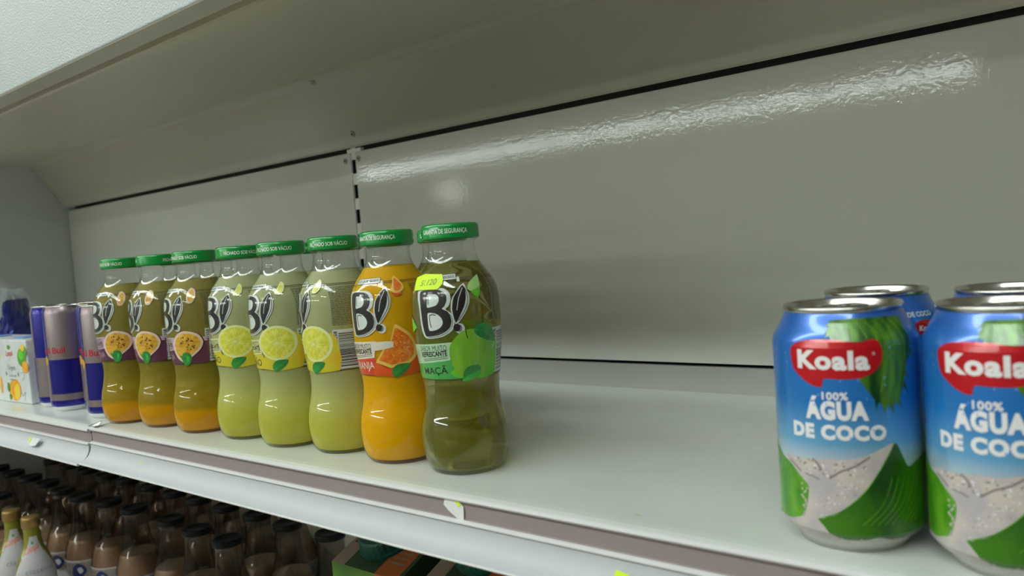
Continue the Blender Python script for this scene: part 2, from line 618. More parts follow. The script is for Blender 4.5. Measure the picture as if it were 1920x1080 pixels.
# post with slots
t = thing('slotted_post', 'slotted white upright post between the two back panels', 'post', (XP, D, 0))
bm = bmesh.new()
ys = 0.0028
zs = [0.2905 - 0.0333 * k for k in range(10)]
pw, sw = 0.0046, 0.0038
prev = 0.310
for z in zs:          # each slot: dark recess between bridges
    top, bot = z - 0.003, z - 0.0215
    if bot < -0.0:
        break
    box(bm, -pw, pw, ys - 0.002, ys - 0.0008, top, prev)
    box(bm, -pw, -sw, ys - 0.002, ys - 0.0008, bot, top)
    box(bm, sw, pw, ys - 0.002, ys - 0.0008, bot, top)
    prev = bot
box(bm, -pw, pw, ys - 0.002, ys - 0.0008, 0.0, prev)
obj('post_body', bm, 'post', t)
obj('slot_backing', box(bmesh.new(), -0.0045, 0.0045, ys - 0.0003, ys + 0.0015, 0, 0.31), 'slotblack', t)


def screw(name, parent, loc, nrm, r=0.0042):
    bm = bmesh.new()
    lathe(bm, [(0.0014, 0.0002), (0.0016, 0.0012), (r * 0.75, 0.0016), (r, 0.0006), (r, -0.001)], 20)
    lathe(bm, [(0, 0.0002), (0.0014, 0.0002)], 20, mi=1)
    q = Vector(nrm).to_track_quat('Z', 'Y')
    bm.transform(Matrix.Translation(loc) @ q.to_matrix().to_4x4())
    return obj(name, bm, ['metal', 'dark'], parent, smooth=True)


t2 = thing('panel_bracket', 'small white bracket with two screws at the top of the slotted post', 'bracket', (XP, D, 0.30))
obj('bracket_plate', box(bmesh.new(), -0.012, 0.016, 0.0003, 0.006, -0.0028, 0.0022, 0.0005), 'post', t2)
screw('screw', t2, Vector((-0.0158, -0.0001, -0.0125)), (0, -1, 0), 0.0038)
screw('screw', t2, Vector((0.0106, -0.0001, -0.0122)), (0, -1, 0), 0.0038)

# end panel
o = obj('end_panel', box(bmesh.new(), XE - 0.02, XE, -0.03, D + 0.02, -0.42, 0.395, 0.001), 'end')
tag(o, 'grey painted end panel closing the left side of the shelves', 'panel')


def shelf(x0, x1, z, label, dz, jag):
    """one bay: board with rolled front edge, back lip, price rail"""
    t = thing('display_shelf', label, 'shelf', (x0, 0, z))
    ln = x1 - x0
    front = [(0.0125, 0), (0.008, -0.0003), (0.0045, -0.0015), (0.0024, -0.0035), (0.0020, -0.008), (0.0020, -0.030), (0.0040, -0.030), (0.006, -0.003), (0.02, -0.0022)]
    prof = [(D - 0.001, 0.0)] + front + [(D - 0.001, -0.0022)]
    obj('shelf_board', extrude_x(bmesh.new(), prof, 0.0006, ln - 0.0006), 'shelf', t)
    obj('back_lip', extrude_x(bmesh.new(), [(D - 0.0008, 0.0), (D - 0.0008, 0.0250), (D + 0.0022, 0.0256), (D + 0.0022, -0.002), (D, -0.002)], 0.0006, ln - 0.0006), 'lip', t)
    # price rail: top ridge, recessed strip, middle ridge, flared lower face, bottom bead
    zt = 0.0008 + dz
    pr = [(0.0020, zt - 0.0034), (0.0016, zt - 0.0006), (0.0003, zt), (-0.0012, zt - 0.0006), (-0.0016, zt - 0.0020), (-0.0008, zt - 0.0032),
          (0.0010, zt - 0.0040), (0.0012, zt - 0.0144), (0.0004, zt - 0.0150),
          (-0.0014, zt - 0.0153), (-0.0024, zt - 0.0158), (-0.0025, zt - 0.0166), (-0.0014, zt - 0.0174)]
    arc = smooth_prof([(-0.0012, zt - 0.0180), (-0.0014, zt - 0.0215), (-0.0026, zt - 0.0255), (-0.0052, zt - 0.0294), (-0.0092, zt - 0.0322), (-0.0134, zt - 0.0338)], 4)
    pr += arc + [(-0.0144, zt - 0.0341), (-0.0150, zt - 0.0350), (-0.0142, zt - 0.0361), (-0.0125, zt - 0.0362),
                 (-0.0085, zt - 0.0338), (-0.0035, zt - 0.0295), (-0.0004, zt - 0.0220), (0.0002, zt - 0.0180), (0.0020, zt - 0.0160)]
    n = len(arc)
    mi = [2] * 6 + [1, 1, 2, 2, 2, 2, 0] + [0] * n + [2, 2, 2] + [0] * 6
    mi = mi[:len(pr)]
    bm = extrude_x(bmesh.new(), pr, 0.0016, ln - 0.0016, mi=mi, jag=None)
    obj('price_rail', bm, ['rail', 'strip', 'ridge'], t)
    return t


ja = [0] * 26
bayR = shelf(XJ + 0.0012, XR, 0.0, 'white painted shelf bay carrying the row of fruit drink bottles and coconut water cans', 0.0, ja)
bayL = shelf(XE + 0.002, XJ - 0.001, 0.0, 'white painted shelf bay at the left end carrying juice boxes and slim cans', -0.0022, ja)
# price-tag remnants on the rail
rail = [c for c in S.objects if c.name.startswith('price_rail') and c.parent == bayR][0]
railL = [c for c in S.objects if c.name.startswith('price_rail') and c.parent == bayL][0]


def remnant(name, pts, mname, parent, bx, y, tilt=0.0, lay=0.0):
    bm = bmesh.new()
    a = [bm.verts.new((x - bx, y + lay + tilt * (z + 0.02), z)) for x, z in pts]
    b = [bm.verts.new((x - bx, y + lay + tilt * (z + 0.02) - 0.00025, z)) for x, z in pts]
    bm.faces.new(a)
    bm.faces.new(b[::-1])
    for i in range(len(a)):
        bm.faces.new((a[i], a[(i + 1) % len(a)], b[(i + 1) % len(a)], b[i]))
    return obj(name, bm, mname, parent)


c0 = bayR.location.x
remnant('tape_scrap', [(-0.343, -0.0030), (-0.331, -0.0018), (-0.327, -0.0060), (-0.3275, -0.0150), (-0.333, -0.0140), (-0.340, -0.0100), (-0.344, -0.0065)], 'tape', rail, c0, 0.0004)['label'] = 'clear torn tape scrap on the rail'
remnant('tape_scrap', [(-0.3335, -0.0030), (-0.3305, -0.0021), (-0.3290, -0.0055), (-0.3315, -0.0060)], 'sticker', rail, c0, 0.00005)['label'] = 'yellow corner left on the tape scrap'
remnant('sticker_scrap', [(-0.2150, -0.0212), (-0.2075, -0.0222), (-0.2085, -0.0262), (-0.2165, -0.0262)], 'sticker', rail, c0, -0.0046, 0.35)['label'] = 'torn yellow price sticker scrap'
remnant('sticker_scrap', [(-0.7350, -0.0230), (-0.7315, -0.0205), (-0.7320, -0.0220), (-0.7350, -0.0240)], 'sticker', rail, c0, -0.0042, 0.35)['label'] = 'tiny yellow sticker scrap'
c1 = bayL.location.x
remnant('tape_scrap', [(-0.985, -0.0220), (-0.962, -0.0210), (-0.968, -0.0290), (-0.985, -0.0300)], 'tape', railL, c1, -0.0052, 0.45)['label'] = 'pale torn tape scrap'
remnant('sticker_scrap', [(-0.989, -0.0222), (-0.984, -0.0215), (-0.985, -0.0270), (-0.988, -0.0290)], 'sticker', railL, c1, -0.0056, 0.45)['label'] = 'yellow sticker corner'
# faint scuffs and a drink ring on the painted shelf
sc = Art(lambda u, v, l: (u - bayR.location.x, v, 0.00012 + 0.00002 * l), flat=True)
rs = random.Random(11)
for k in range(40):
    a0 = math.radians(9 * k)
    if 70 < 9 * k < 120 or 235 < 9 * k < 290:
        continue
    w = rs.uniform(0.0003, 0.0010)
    sc.line([(RING[0] + 0.0245 * math.cos(a0), RING[1] + 0.0245 * math.sin(a0)), (RING[0] + 0.0245 * math.cos(a0 + 0.157), RING[1] + 0.0245 * math.sin(a0 + 0.157))], w, 'scuff', 0)
for k in range(36):
    x, y, a0 = RING[0] + rs.gauss(0, 0.07), min(0.30, max(0.015, RING[1] + rs.gauss(0, 0.05))), rs.uniform(0, 3)
    ll = rs.uniform(0.0008, 0.006)
    sc.line([(x, y), (x + ll * math.cos(a0), y + ll * math.sin(a0))], rs.uniform(0.0002, 0.0006), 'scuff', 1)
sc.poly([(SPK[0] - 0.0022, SPK[1] - 0.0012), (SPK[0] + 0.0020, SPK[1] - 0.0014), (SPK[0] + 0.0022, SPK[1] + 0.0012), (SPK[0] - 0.0018, SPK[1] + 0.0014)], 'speck', 2)
sc.build('scuff_marks', [c for c in S.objects if c.name.startswith('shelf_board') and c.parent == bayR][0])
# bent metal scrap at the joint of the bays
bm = bmesh.new()
pts = [(-0.8515, 0.001, 0.0008), (-0.8465, 0.001, 0.0012), (-0.8395, 0.006, 0.0010), (-0.8405, 0.010, 0.0052), (-0.8440, 0.011, 0.0046), (-0.8490, 0.007, 0.0012)]
a = [bm.verts.new(p) for p in pts]
b = [bm.verts.new((x, y, z + 0.0005)) for x, y, z in pts]
bm.faces.new(a)
bm.faces.new(b[::-1])
for i in range(len(a)):
    bm.faces.new((a[i], a[(i + 1) % len(a)], b[(i + 1) % len(a)], b[i]))
tag(obj('joint_clip', bm, 'metal'), 'bent metal clip sticking up at the joint of the two shelf bays', 'clip')
tag(obj('joint_plate', box(bmesh.new(), XJ - 0.0035, XJ + 0.0035, 0.0021, 0.0036, -0.028, -0.0045), 'dark'), 'dark plate behind the gap between the two price rails', 'plate')

# lower shelf
t = thing('display_shelf', 'lower shelf carrying the chocolate milk bottles and drink cartons', 'shelf', (XE + 0.002, 0, -0.385))
obj('shelf_board', box(bmesh.new(), 0, XR - XE, -0.02, D - 0.001, -0.02, 0, 0.001), 'shelf', t)

# canopy above
t = thing('canopy_shelf', 'painted steel canopy overhanging the shelf with textured white front', 'canopy', (XE + 0.0005, 0, 0))
ln = XR - XE
zc = 0.3668
obj('fascia', box(bmesh.new(), 0, ln, -0.002, 0.0195, zc, 0.95, 0.0015), 'fascia', t)
obj('fascia_trim', extrude_x(bmesh.new(), [(-0.0016, zc - 0.0001), (-0.0008, zc - 0.0012), (0.0218, zc - 0.0012), (0.0222, zc + 0.003), (0.0205, zc + 0.003), (0.0200, zc)], 0, ln), 'trimp', t)
obj('front_channel', extrude_x(bmesh.new(), [(0.0225, zc + 0.0165), (0.0305, zc + 0.0150), (0.0335, zc + 0.0060), (0.0358, zc + 0.0015), (0.0385, zc), (0.0500, zc), (0.0510, zc + 0.001), (0.0510, zc + 0.019), (0.0225, zc + 0.02)], 0, ln), 'under', t)
obj('underside', extrude_x(bmesh.new(), [(0.0512, 0.3850), (0.2748, 0.3862), (0.2748, 0.3880), (0.0512, 0.3880)], 0, ln), 'under', t)
obj('rear_cover', extrude_x(bmesh.new(), [(0.2750, 0.3861), (0.2830, 0.3854), (0.2890, 0.3830), (0.2940, 0.3788), (0.3400, 0.3110), (0.3440, 0.3052), (0.3478, 0.3032), (0.3485, 0.3046), (0.3452, 0.3070), (0.2950, 0.3840), (0.2890, 0.3875), (0.2750, 0.3880)], 0, ln), 'under', t)
bx = t.location.x
nrm = (0, -0.083, -0.055)
screw('screw', t, Vector((-0.7860 - bx, 0.3350, 0.3180)), nrm, 0.0044)
screw('screw', t, Vector((-0.8010 - bx, 0.2900, 0.3818)), (0, -0.45, -0.9), 0.0052)
screw('screw', t, Vector((-1.6885 - bx, 0.2840, 0.3858)), (0, 0, -1), 0.005)

# ------------------------------------------------------------------ fruit drink bottles
PB = [(0, 24.5), (1, 26), (4, 28.2), (7.3, 29.4), (14, 31), (24, 31.5), (34, 30.5), (43, 28.4), (53.7, 27.0), (63, 27.3), (73.7, 28.7), (90, 30.6), (100, 31.1), (109, 31.3), (120, 31.2), (126, 30.5), (130.5, 29.2), (137.8, 25.4), (144.3, 20.8), (149, 18.3), (153, 17.1), (158, 16.7), (161.5, 16.8)]
PBs = smooth_prof(PB, 4)
RB = 31.0


def bottle_glass(parent):
    bm = bmesh.new()
    prof = [(0, 0.0022), (0.018, 0.0018), (0.0225, 0.0)] + [(r / 1000, z / 1000) for z, r in PBs]
    prof += [(0.0187, 0.1622), (0.0190, 0.1632), (0.0187, 0.1642), (0.0172, 0.1650), (0.0172, 0.1700)]
    lathe(bm, prof, 72)
    return obj('glass_body', bm, 'glass', parent, smooth=True)


def bottle_liquid(parent, m, top=0.1465, off=0.45):
    bm = bmesh.new()
    pr = [(0, 0.0026), (0.0225, 0.0022), (0.0262, 0.0032), (0.0277, 0.0050)]
    pr += [((r - off) / 1000, z / 1000) for z, r in PBs if 7.4 <= z <= top * 1000]
    rt = (interp(PBs, top * 1000) - off) / 1000
    pr += [(rt, top), (rt - 0.001, top - 0.0005), (0, top - 0.0006)]
    lathe(bm, pr, 72)
    return obj('liquid', bm, m, parent, smooth=True)


def cap(parent):
    bm = bmesh.new()
    pr = [(0.0193, 0.1640), (0.0201, 0.1630), (0.0205, 0.1637), (0.0204, 0.1650), (0.0204, 0.1712), (0.0202, 0.1724), (0.0195, 0.1733), (0.0185, 0.1736), (0.0165, 0.1733), (0.0155, 0.1729), (0, 0.1728)]
    lathe(bm, pr, 72)
    c = obj('cap', bm, 'cap', parent, smooth=True)
    a = Art(lambda u, v, l: (0.02052 * math.cos(u / 20.4), 0.02052 * math.sin(u / 20.4), v / 1000), du=1.5, dv=0)
    h = 17.6
    for s, w, cen in (('GARANTIA DE SEGURANÇA', 35.0, 0.0), ('FECHADO SOB VÁCUO', 33.0, PI * 20.4)):
        a.text(s, cen - w / 2, cen + w / 2, 166.0, 169.9, 'white', 0, bold=0.012)
    a.build('cap_lettering', c)
    return c


# artwork outlines (mm round the bottle, mm above the base)
B_white = [(-30.5, 132.7), (-25.4, 134.5), (-17.0, 134.9), (-10.3, 134.8), (-6.3, 133.7), (-3.7, 130.8), (-3.4, 126.6), (-4.8, 122.6), (-7.1, 120.4), (-3.5, 117.4), (-1.8, 112.6), (-2.5, 107.5), (-5.5, 104.4), (-10.0, 102.1), (-15.2, 101.1), (-21.6, 100.7), (-25.4, 102.1), (-27.4, 106.3), (-28.3, 113.5), (-28.9, 122.5)]
B_black = [(-27.3, 132.6), (-20.0, 134.0), (-11.9, 133.6), (-7.8, 132.0), (-6.0, 129.1), (-6.3, 125.4), (-7.9, 122.3), (-9.5, 120.8), (-5.8, 118.7), (-4.2, 115.5), (-3.7, 111.8), (-5.2, 107.7), (-9.3, 104.6), (-14.5, 102.9), (-22.7, 102.1), (-24.5, 103.5), (-25.9, 108.2), (-26.7, 115.8), (-27.2, 125.3)]
hole1 = [(-20.2, 130.6), (-17.7, 130.9), (-13.6, 130.7), (-11.6, 129.0), (-11.5, 126.2), (-13.4, 123.5), (-16.7, 122.5), (-20.7, 122.1), (-20.5, 126.6)]
hole2 = [(-20.6, 117.9), (-16.9, 118.3), (-13.2, 117.2), (-10.4, 114.5), (-9.7, 111.2), (-11.4, 108.5), (-14.6, 106.7), (-20.3, 106.3), (-20.9, 112.0)]
leaf_white = [(6.8, 137.0), (8.0, 133.6), (9.4, 129.3), (9.3, 124.2), (7.3, 119.3), (4.6, 115.3), (0.6, 110.5), (-1.3, 110.2), (-2.4, 114.0), (-3.6, 119.7), (-2.9, 125.6), (-0.5, 130.1), (3.0, 134.6)]
leaf_black = [(5.7, 135.7), (7.2, 132.3), (7.0, 127.2), (5.7, 122.2), (2.9, 116.8), (-0.6, 110.8), (-2.1, 114.9), (-2.7, 120.5), (-1.4, 127.4), (1.6, 131.8)]


def brand_mark(a, dv):
    a.poly(B_white, 'silverprint', 1, 4, dv=dv)
    a.poly(B_black, 'black', 2, 4, dv=dv)
    a.line([(x, y + dv) for x, y in smooth_prof([(-7.2, 131.0), (-5.0, 129.3), (-5.0, 126), (-6.3, 122.9), (-8.2, 121.0)], 3)], 0.5, 'silverprint', 3)
    a.line([(x, y + dv) for x, y in smooth_prof([(-6.2, 118.2), (-3.6, 115.5), (-3.0, 111.5), (-4.6, 107.2), (-8.5, 104.0), (-14.5, 102.1), (-22, 101.6)], 3)], 0.35, 'black', 3)
    a.poly(hole1, 'silverprint', 3, 3, dv=dv)
    a.poly(hole2, 'silverprint', 3, 3, dv=dv)
    a.line([(-19.6, 129.8 + dv), (-19.5, 124.0 + dv)], 0.6, 'black', 4)
    a.line([(-14.2, 116.5 + dv), (-16.6, 117.3 + dv), (-19.3, 116.6 + dv), (-19.2, 112 + dv), (-18.5, 108.2 + dv)], 0.6, 'black', 4)
    a.poly(leaf_white, 'silverprint', 1, 3, dv=dv)
    a.poly(leaf_black, 'black', 2, 3, dv=dv)
    a.line([(x, y + dv) for x, y in smooth_prof([(5.3, 134.0), (2.1, 127.1), (0.4, 119.2)], 3)], 0.5, 'silverprint', 3)
    a.line([(x, y + dv) for x, y in smooth_prof([(6.9, 134.2), (8.2, 129.0), (8.1, 124.3), (6.2, 119.8), (3.8, 116.0), (1.0, 112.2)], 3)], 0.45, 'black', 3)
    a.ell(1.5, 106.7 + dv, 3.3, 3.5, 'silverprint', 1)
    a.ell(-0.4, 107.5 + dv, 2.4, 2.6, 'black', 3)
    a.line([(1.8, 109.2 + dv), (2.6, 107.4 + dv), (2.2, 105.4 + dv), (0.6, 104.6 + dv)], 0.5, 'black', 3)
    a.line([(-15.5, 103.8 + dv), (-9.8, 105.0 + dv)], 0.05, 'silverprint', 3)
    # little banner above the mark
    a.poly([(-24, 143.0 + dv), (1.5, 143.8 + dv), (1.6, 140.1 + dv), (-23, 139.3 + dv)], 'silverprint', 1)
    a.line([(-24, 143.0 + dv), (1.5, 143.8 + dv), (1.6, 140.1 + dv), (-23, 139.3 + dv), (-24, 143.0 + dv)], 0.28, 'textdark', 2)
    a.text('É O QUE BEBES', -22.5, 0.3, 140.0 + dv, 142.6 + dv, 'textdark', 3, bold=0.015, slope=0.03)
    a.poly([(1.9, 141.4 + dv), (4.0, 141.6 + dv), (4.4, 138.3 + dv), (2.1, 138.3 + dv)], 'silverprint', 1)


def base_label(flav):
    dv = -4.8
    a = Art(cyl_place(PBs, RB), 2.0, 1.5)
    brand_mark(a, dv)
    # edge rules
    a.rect(-97.0, 97.0, 66.9, 67.5, 'textdark', 0)
    a.rect(-97.0, -24.6, 138.4 + dv, 138.9 + dv, 'textdark', 0)
    a.rect(4.6, 97.0, 140.7 + dv, 141.1 + dv, 'textdark', 0)
    a.rect(4.6, 97.0, 139.6 + dv, 139.9 + dv, 'textdark', 0)
    # ingredients text block and barcode
    rnd = random.Random(3)
    z = 138.2 + dv
    while z > 107.5 + dv:
        u = 27.5 - max(0, (z - 128 - dv)) * 0.25
        while u < 66:
            w = rnd.uniform(0.9, 3.4)
            a.rect(u, min(u + w, 67), z - 0.55, z, 'textfine', 0)
            u += w + 0.45
        z -= 1.28
    a.rect(26.8, 50.5, 68.4, 104.6 + dv, 'silverprint', 1)
    z = 70.2
    while z < 102.6 + dv:
        w = rnd.choice((0.22, 0.22, 0.4, 0.65, 0.9))
        a.rect(31.4, 49.5, z, z + w, 'black', 2)
        z += w + rnd.choice((0.28, 0.3, 0.5, 0.7))
    a.text('5 601151 441558', 27.8, 30.6, 69.4, 98.6, 'black', 2, bold=0.02, rot=90)
    return a


def small_seeds(a, cx, cz, rx, rz, n, m, layer, s=0.5, seed=1):
    r = random.Random(seed)
    for _ in range(n):
        t, q = r.uniform(0, 2 * PI), math.sqrt(r.random()) * 0.85
        a.ell(cx + rx * q * math.cos(t), cz + rz * q * math.sin(t), s * r.uniform(.6, 1.2), s * r.uniform(.8, 1.5), m, layer, 6)


def slogan(a, m, ms, mt, word, x0, x1, zs=0.0):
    a.poly([(-46.0, 91.0), (-4.0, 93.0), (-7.0, 80.6), (-46.0, 76.8)], m, 1)
    a.text('SABOR MUITO', -32.4, -8.7, 86.9, 90.6, 'textdark', 2, slope=0.03)
    a.text('REFRESCANTE', -31.7, -8.7, 82.6, 86.3, 'black', 2, bold=0.035, slope=0.06)
    a.line([(-30.6, 81.0), (-8.6, 83.5)], 0.35, 'black', 2)
    a.line([(-30.2, 80.0), (-8.6, 82.3)], 0.35, 'black', 2)
    a.poly([(-46.0, 76.9), (-7.0, 80.7), (1.0, 67.4), (-46.0, 67.4)], ms, 2)
    a.text(word, x0, x1, 69.4, 76.6, mt, 3, bold=0.005, slope=0.04)
    # hatch of stripes left of the slogan
    for k in range(4):
        a.line([(-36.5 - 1.6 * k, 89 - 1.5 * k), (-34.6 - 1.6 * k, 83 - 1.5 * k)], 0.35, 'textdark', 2)
    a.poly([(-66, 86), (-46.2, 91), (-46.2, 67.4), (-66, 67.4)], m, 1)
    a.rect(-65, -47.5, 68.5, 73, ms, 2)


LV = [(-4.8 + 6, 0)]


def leaf_pair(a, du, s=1.0, dv=0.0):
    a.poly([(1.6 + du, 67.4 + dv), (2.2 + du, 72.2 + dv), (5.2 + du, 75.2 + dv), (9.3 + du, 76.0 + dv), (13.9 + du, 75.7 + dv), (15.0 + du, 72.2 + dv), (8.0 + du, 70.1 + dv)], 'leaf', 7, 3)
    a.poly([(1.5 + du, 65.2 + dv), (1.1 + du, 67.4 + dv), (8.0 + du, 70.1 + dv), (15.6 + du, 72.1 + dv), (14.0 + du, 68.4 + dv), (8.9 + du, 66.2 + dv)], 'leaf2', 7, 2)


def leaf_single(a, du, dv):
    pts = [(5.9, 68.3), (7.7, 72.8), (12.3, 75.0), (20.9, 74.6), (19.0, 70.6), (13.6, 66.5), (9.0, 65.1)]
    a.poly(pts, 'leaf', 7, 3, du=du, dv=dv)
    a.line([(7 + du, 67 + dv), (13 + du, 70.5 + dv), (19.5 + du, 74 + dv)], 0.3, 'leaf2', 8)


def label_apple(t):
    a = base_label('apple')
    slogan(a, 'mint', 'green_strip', 'black', 'MAÇÃ', -31.7, -9.6)
    ap = [(4.0, 100.5), (9.8, 100.9), (15.9, 99.7), (22.1, 95.2), (25.1, 88.6), (25.4, 81.8), (23.0, 75.4), (18.9, 70.7), (13.4, 67.9), (6.8, 67.3), (1.2, 68.3), (-3.1, 72.2), (-6.0, 78.2), (-7.0, 84.9), (-6.2, 90.6), (-2.9, 95.2), (0.6, 98.4)]
    a.poly([(-8, 72), (5, 67.4), (29, 67.5), (29.5, 88), (27, 92)], 'limed', 3, 2)
    a.poly(ap, 'apple_skin', 4, 3)
    a.poly([(23.2, 91.7), (28.6, 90.1), (27.9, 84.4), (24.9, 84.3)], 'mint', 3)
    a.line([(5.2, 100.4), (5.6, 97), (6.4, 94.6)], 0.55, 'black', 6)
    a.poly([(10.8, 100.8), (15.1, 103.6), (19.7, 104.0), (24.0, 101.6), (27.6, 97.4), (28.6, 90.6), (21.3, 91.9), (15.5, 94.5), (12.0, 97.3)], 'leaf', 5, 3)
    a.line([(11, 100), (17, 99), (24, 95)], 0.3, 'leaf2', 6)
    leaf_pair(a, 0)
    a.poly([(20.3, 137.5), (19.4, 131.8), (18.2, 129.0), (12.1, 126.0), (8.7, 128.3), (11.1, 132.6)], 'lime', 4, 2, 0.5, du=0)
    a.poly([(18.2, 129.0), (17.9, 125.8), (15.8, 121.2), (12.3, 124.3), (10.9, 126.3)], 'limed', 5, 1, 0.5)
    a.poly([(-51, 112), (-40, 109), (-33.5, 103.4), (-44.2, 98.7), (-50, 100)], 'lime', 3, 1)
    a.poly([(-44.5, 107), (-39, 107.4), (-33.5, 103.4), (-43.2, 98.9)], 'limed', 4, 1)
    return a.build('label', t)


def label_orange(t):
    a = base_label('orange')
    o = 10.4                                    # from the measured bottle into the common label frame
    slogan(a, 'cream', 'red_print', 'cream', 'LARANJA', -36.4, -8.2)
    rind = [(0.4, 104.4), (5.7, 101.6), (11.1, 97.2), (14.7, 91.6), (16.3, 85.2), (15.5, 79.1), (10.6, 75.1), (1.5, 73.5), (-5.1, 72.5), (-11.5, 75.4), (-16.6, 77.1), (-12.9, 81.7), (-9.0, 87.7), (-3.5, 92.4)]
    a.poly([(-18.0, 76.6), (-11.6, 74.7), (-5.2, 72.2), (10.6, 75.1), (16.8, 80.4), (19.5, 73.5), (19.0, 67.4), (5.5, 66.4), (-3.6, 66.1), (-12.8, 66.8), (-20, 67.4)], 'orange_skin', 3, 3, du=o)
    a.poly(rind, 'orange_rind', 4, 3, 0.6, du=o)
    cx, cz = 1.5, 87.0
    a.poly([(cx + (x - cx) * 0.84, cz + (z - cz) * 0.84) for x, z in rind], 'orange_flesh', 5, 3, 0.6, du=o)
    a.poly([(-17, 85.6), (-9, 86.6), (-1.5, 87.9), (-1.2, 91.8), (-6, 92.6), (-17, 92.2)], 'cream', 6, du=o)
    small_seeds(a, o + 3, 87, 9, 11, 34, 'orange_rind', 6, 0.42, 5)
    leaf_single(a, 0, 0)
    a.poly([(2.6, 139.8), (7.3, 136.4), (9.9, 132.7), (9.6, 129.7), (6.8, 127.3), (3.2, 127.0), (-0.6, 128.8), (1.2, 133.3)], 'orange_rind', 4, 3, 0.6, du=o)
    a.poly([(3.2, 138.0), (6.5, 135.5), (8.4, 132.6), (7.6, 130), (4.8, 128.6), (2.4, 129.4), (2.2, 133.3)], 'orange_flesh', 5, 3, 0.6, du=o)
    a.poly([(-0.6, 128.6), (3.2, 126.8), (6.8, 127.1), (9.0, 128.3), (6.5, 125.6), (2.2, 125.0)], 'orange_skin', 3, 2, du=o)
    return a.build('label', t)


def label_lemon(t):
    a = base_label('lemon')
    o = 19.5
    slogan(a, 'paleyellow', 'lemon_skin', 'black', 'LIMÃO', -33.0, -9.6)
    a.poly([(-22, 80), (-27, 67.4), (10.5, 67.4), (11.5, 86), (6, 98)], 'lemon_skin', 3, 2, du=o)
    cx, cz = -10.0, 89.2
    a.ell(cx + o, cz, 17.2, 14.6, 'lemon_rind', 4, 30, 0.12)
    a.ell(cx + o - 0.3, cz, 15.0, 12.6, 'lemon_flesh', 5, 30, 0.12)
    for k in range(11):
        an = k * 2 * PI / 11
        a.line([(cx + o, cz), (cx + o + 14 * math.cos(an), cz + 11.8 * math.sin(an))], 0.28, 'lemon_rind', 6)
    a.ell(cx + o, cz, 1.4, 1.2, 'lemon_rind', 6, 10)
    small_seeds(a, cx + o, cz, 13, 11, 22, 'lemon_rind', 6, 0.3, 8)
    leaf_single(a, -3.2, 0)
    a.poly([(-3.1, 140.0), (0.0, 137.6), (-0.9, 132.3), (-4.4, 129.4), (-9.0, 130.2), (-6.3, 135.3)], 'lemon_rind', 4, 3, du=o)
    a.poly([(-3.4, 138.8), (-1.3, 136.8), (-2.2, 132.6), (-5.0, 130.6), (-7.6, 131.2), (-5.2, 135.3)], 'lemon_flesh', 5, 3, du=o)
    return a.build('label', t)


def label_passion(t):
    a = base_label('passion')
    o = 23.7
    slogan(a, 'lilac', 'purple', 'lilac', 'MARACUJÁ', -37.0, -8.4)
    a.poly([(-20, 93.6), (6.2, 92.0), (6.6, 88), (-20, 84)], 'lilac', 2, du=o)
    a.poly([(-20, 86), (6.2, 88.4), (5.8, 67.5), (-27, 67.5)], 'purple', 3, du=o)
    fr = [(-15.9, 98.6), (-7.7, 97.2), (-1.9, 93.9), (0.9, 87.3), (-2.2, 80.4), (-10.4, 74.0), (-19.1, 68.6), (-27.1, 72.9), (-30.4, 80.6), (-29.0, 89.2), (-23.2, 95.9)]
    a.poly([(x + 1.3, z - 0.3) for x, z in fr], 'passion_skin', 4, 3, du=o)
    a.poly(fr, 'passion_rind', 5, 3, du=o)
    cx, cz = -14.5, 85.0
    a.poly([(cx + (x - cx) * 0.84, cz + (z - cz) * 0.84) for x, z in fr], 'passion_flesh', 6, 3, du=o)
    small_seeds(a, cx + o, cz + 2, 10, 9, 20, 'passion_skin', 7, 0.7, 4)
    a.poly([(-24.0, 75.8), (-21, 75), (-19.5, 77.6), (-14.9, 78.3), (-12, 76.5), (-11.0, 73.2), (-13.6, 67.7), (-17, 65.4), (-19.6, 66.1), (-21.5, 70.5)], 'leaf', 8, 2, du=o)
    a.poly([(-16.5, 75), (-13.5, 74.5), (-14.5, 70), (-16.5, 69)], 'leaf2', 9, 2, du=o)
    w = [(-6.0, 138.6), (-2.4, 136.0), (-2.7, 129.6), (-6.1, 124.4), (-10.1, 124.7), (-11.1, 130.3), (-9.1, 136.5)]
    a.poly(w, 'passion_rind', 4, 3, du=o)
    a.poly([(-6.6 + (x + 6.6) * 0.72, 131.5 + (z - 131.5) * 0.8) for x, z in w], 'passion_flesh', 5, 3, du=o)
    small_seeds(a, -6.6 + o, 131.5, 2.6, 4, 7, 'passion_skin', 6, 0.35, 4)
    return a.build('label', t)


def bottle(kind, m, labf):
    t = thing('juice_bottle', 'x', 'bottle')
    bottle_glass(t)
    bottle_liquid(t, m)
    labf(t)
    cap(t)
    return t


protos = {'apple': bottle('apple', 'apple_juice', label_apple), 'orange': bottle('orange', 'orange_juice', label_orange),
          'lemon': bottle('lemon', 'lemon_juice', label_lemon), 'passion': bottle('passion', 'passion_juice', label_passion)}
used = set()


def put_bottle(kind, x, y, turn, capturn, label, group):
    """turn / capturn: mm round the body / degrees by which label and lid are turned from facing the viewer's side"""
    face = math.atan2(CAM.y - y, CAM.x - x)
    rz = face + turn / RB
    if kind not in used:
        used.add(kind)
        r = protos[kind]
    else:
        r = copy_tree(protos[kind])
    r.location = (x, y, 0)
    r.rotation_euler = (0, 0, rz)
    tag(r, label, 'bottle', group)
    for ch in S.objects:
        if ch.parent == r and ch.name.startswith('cap'):
            ch.rotation_euler = (0, 0, face - rz + math.radians(capturn))
    return r


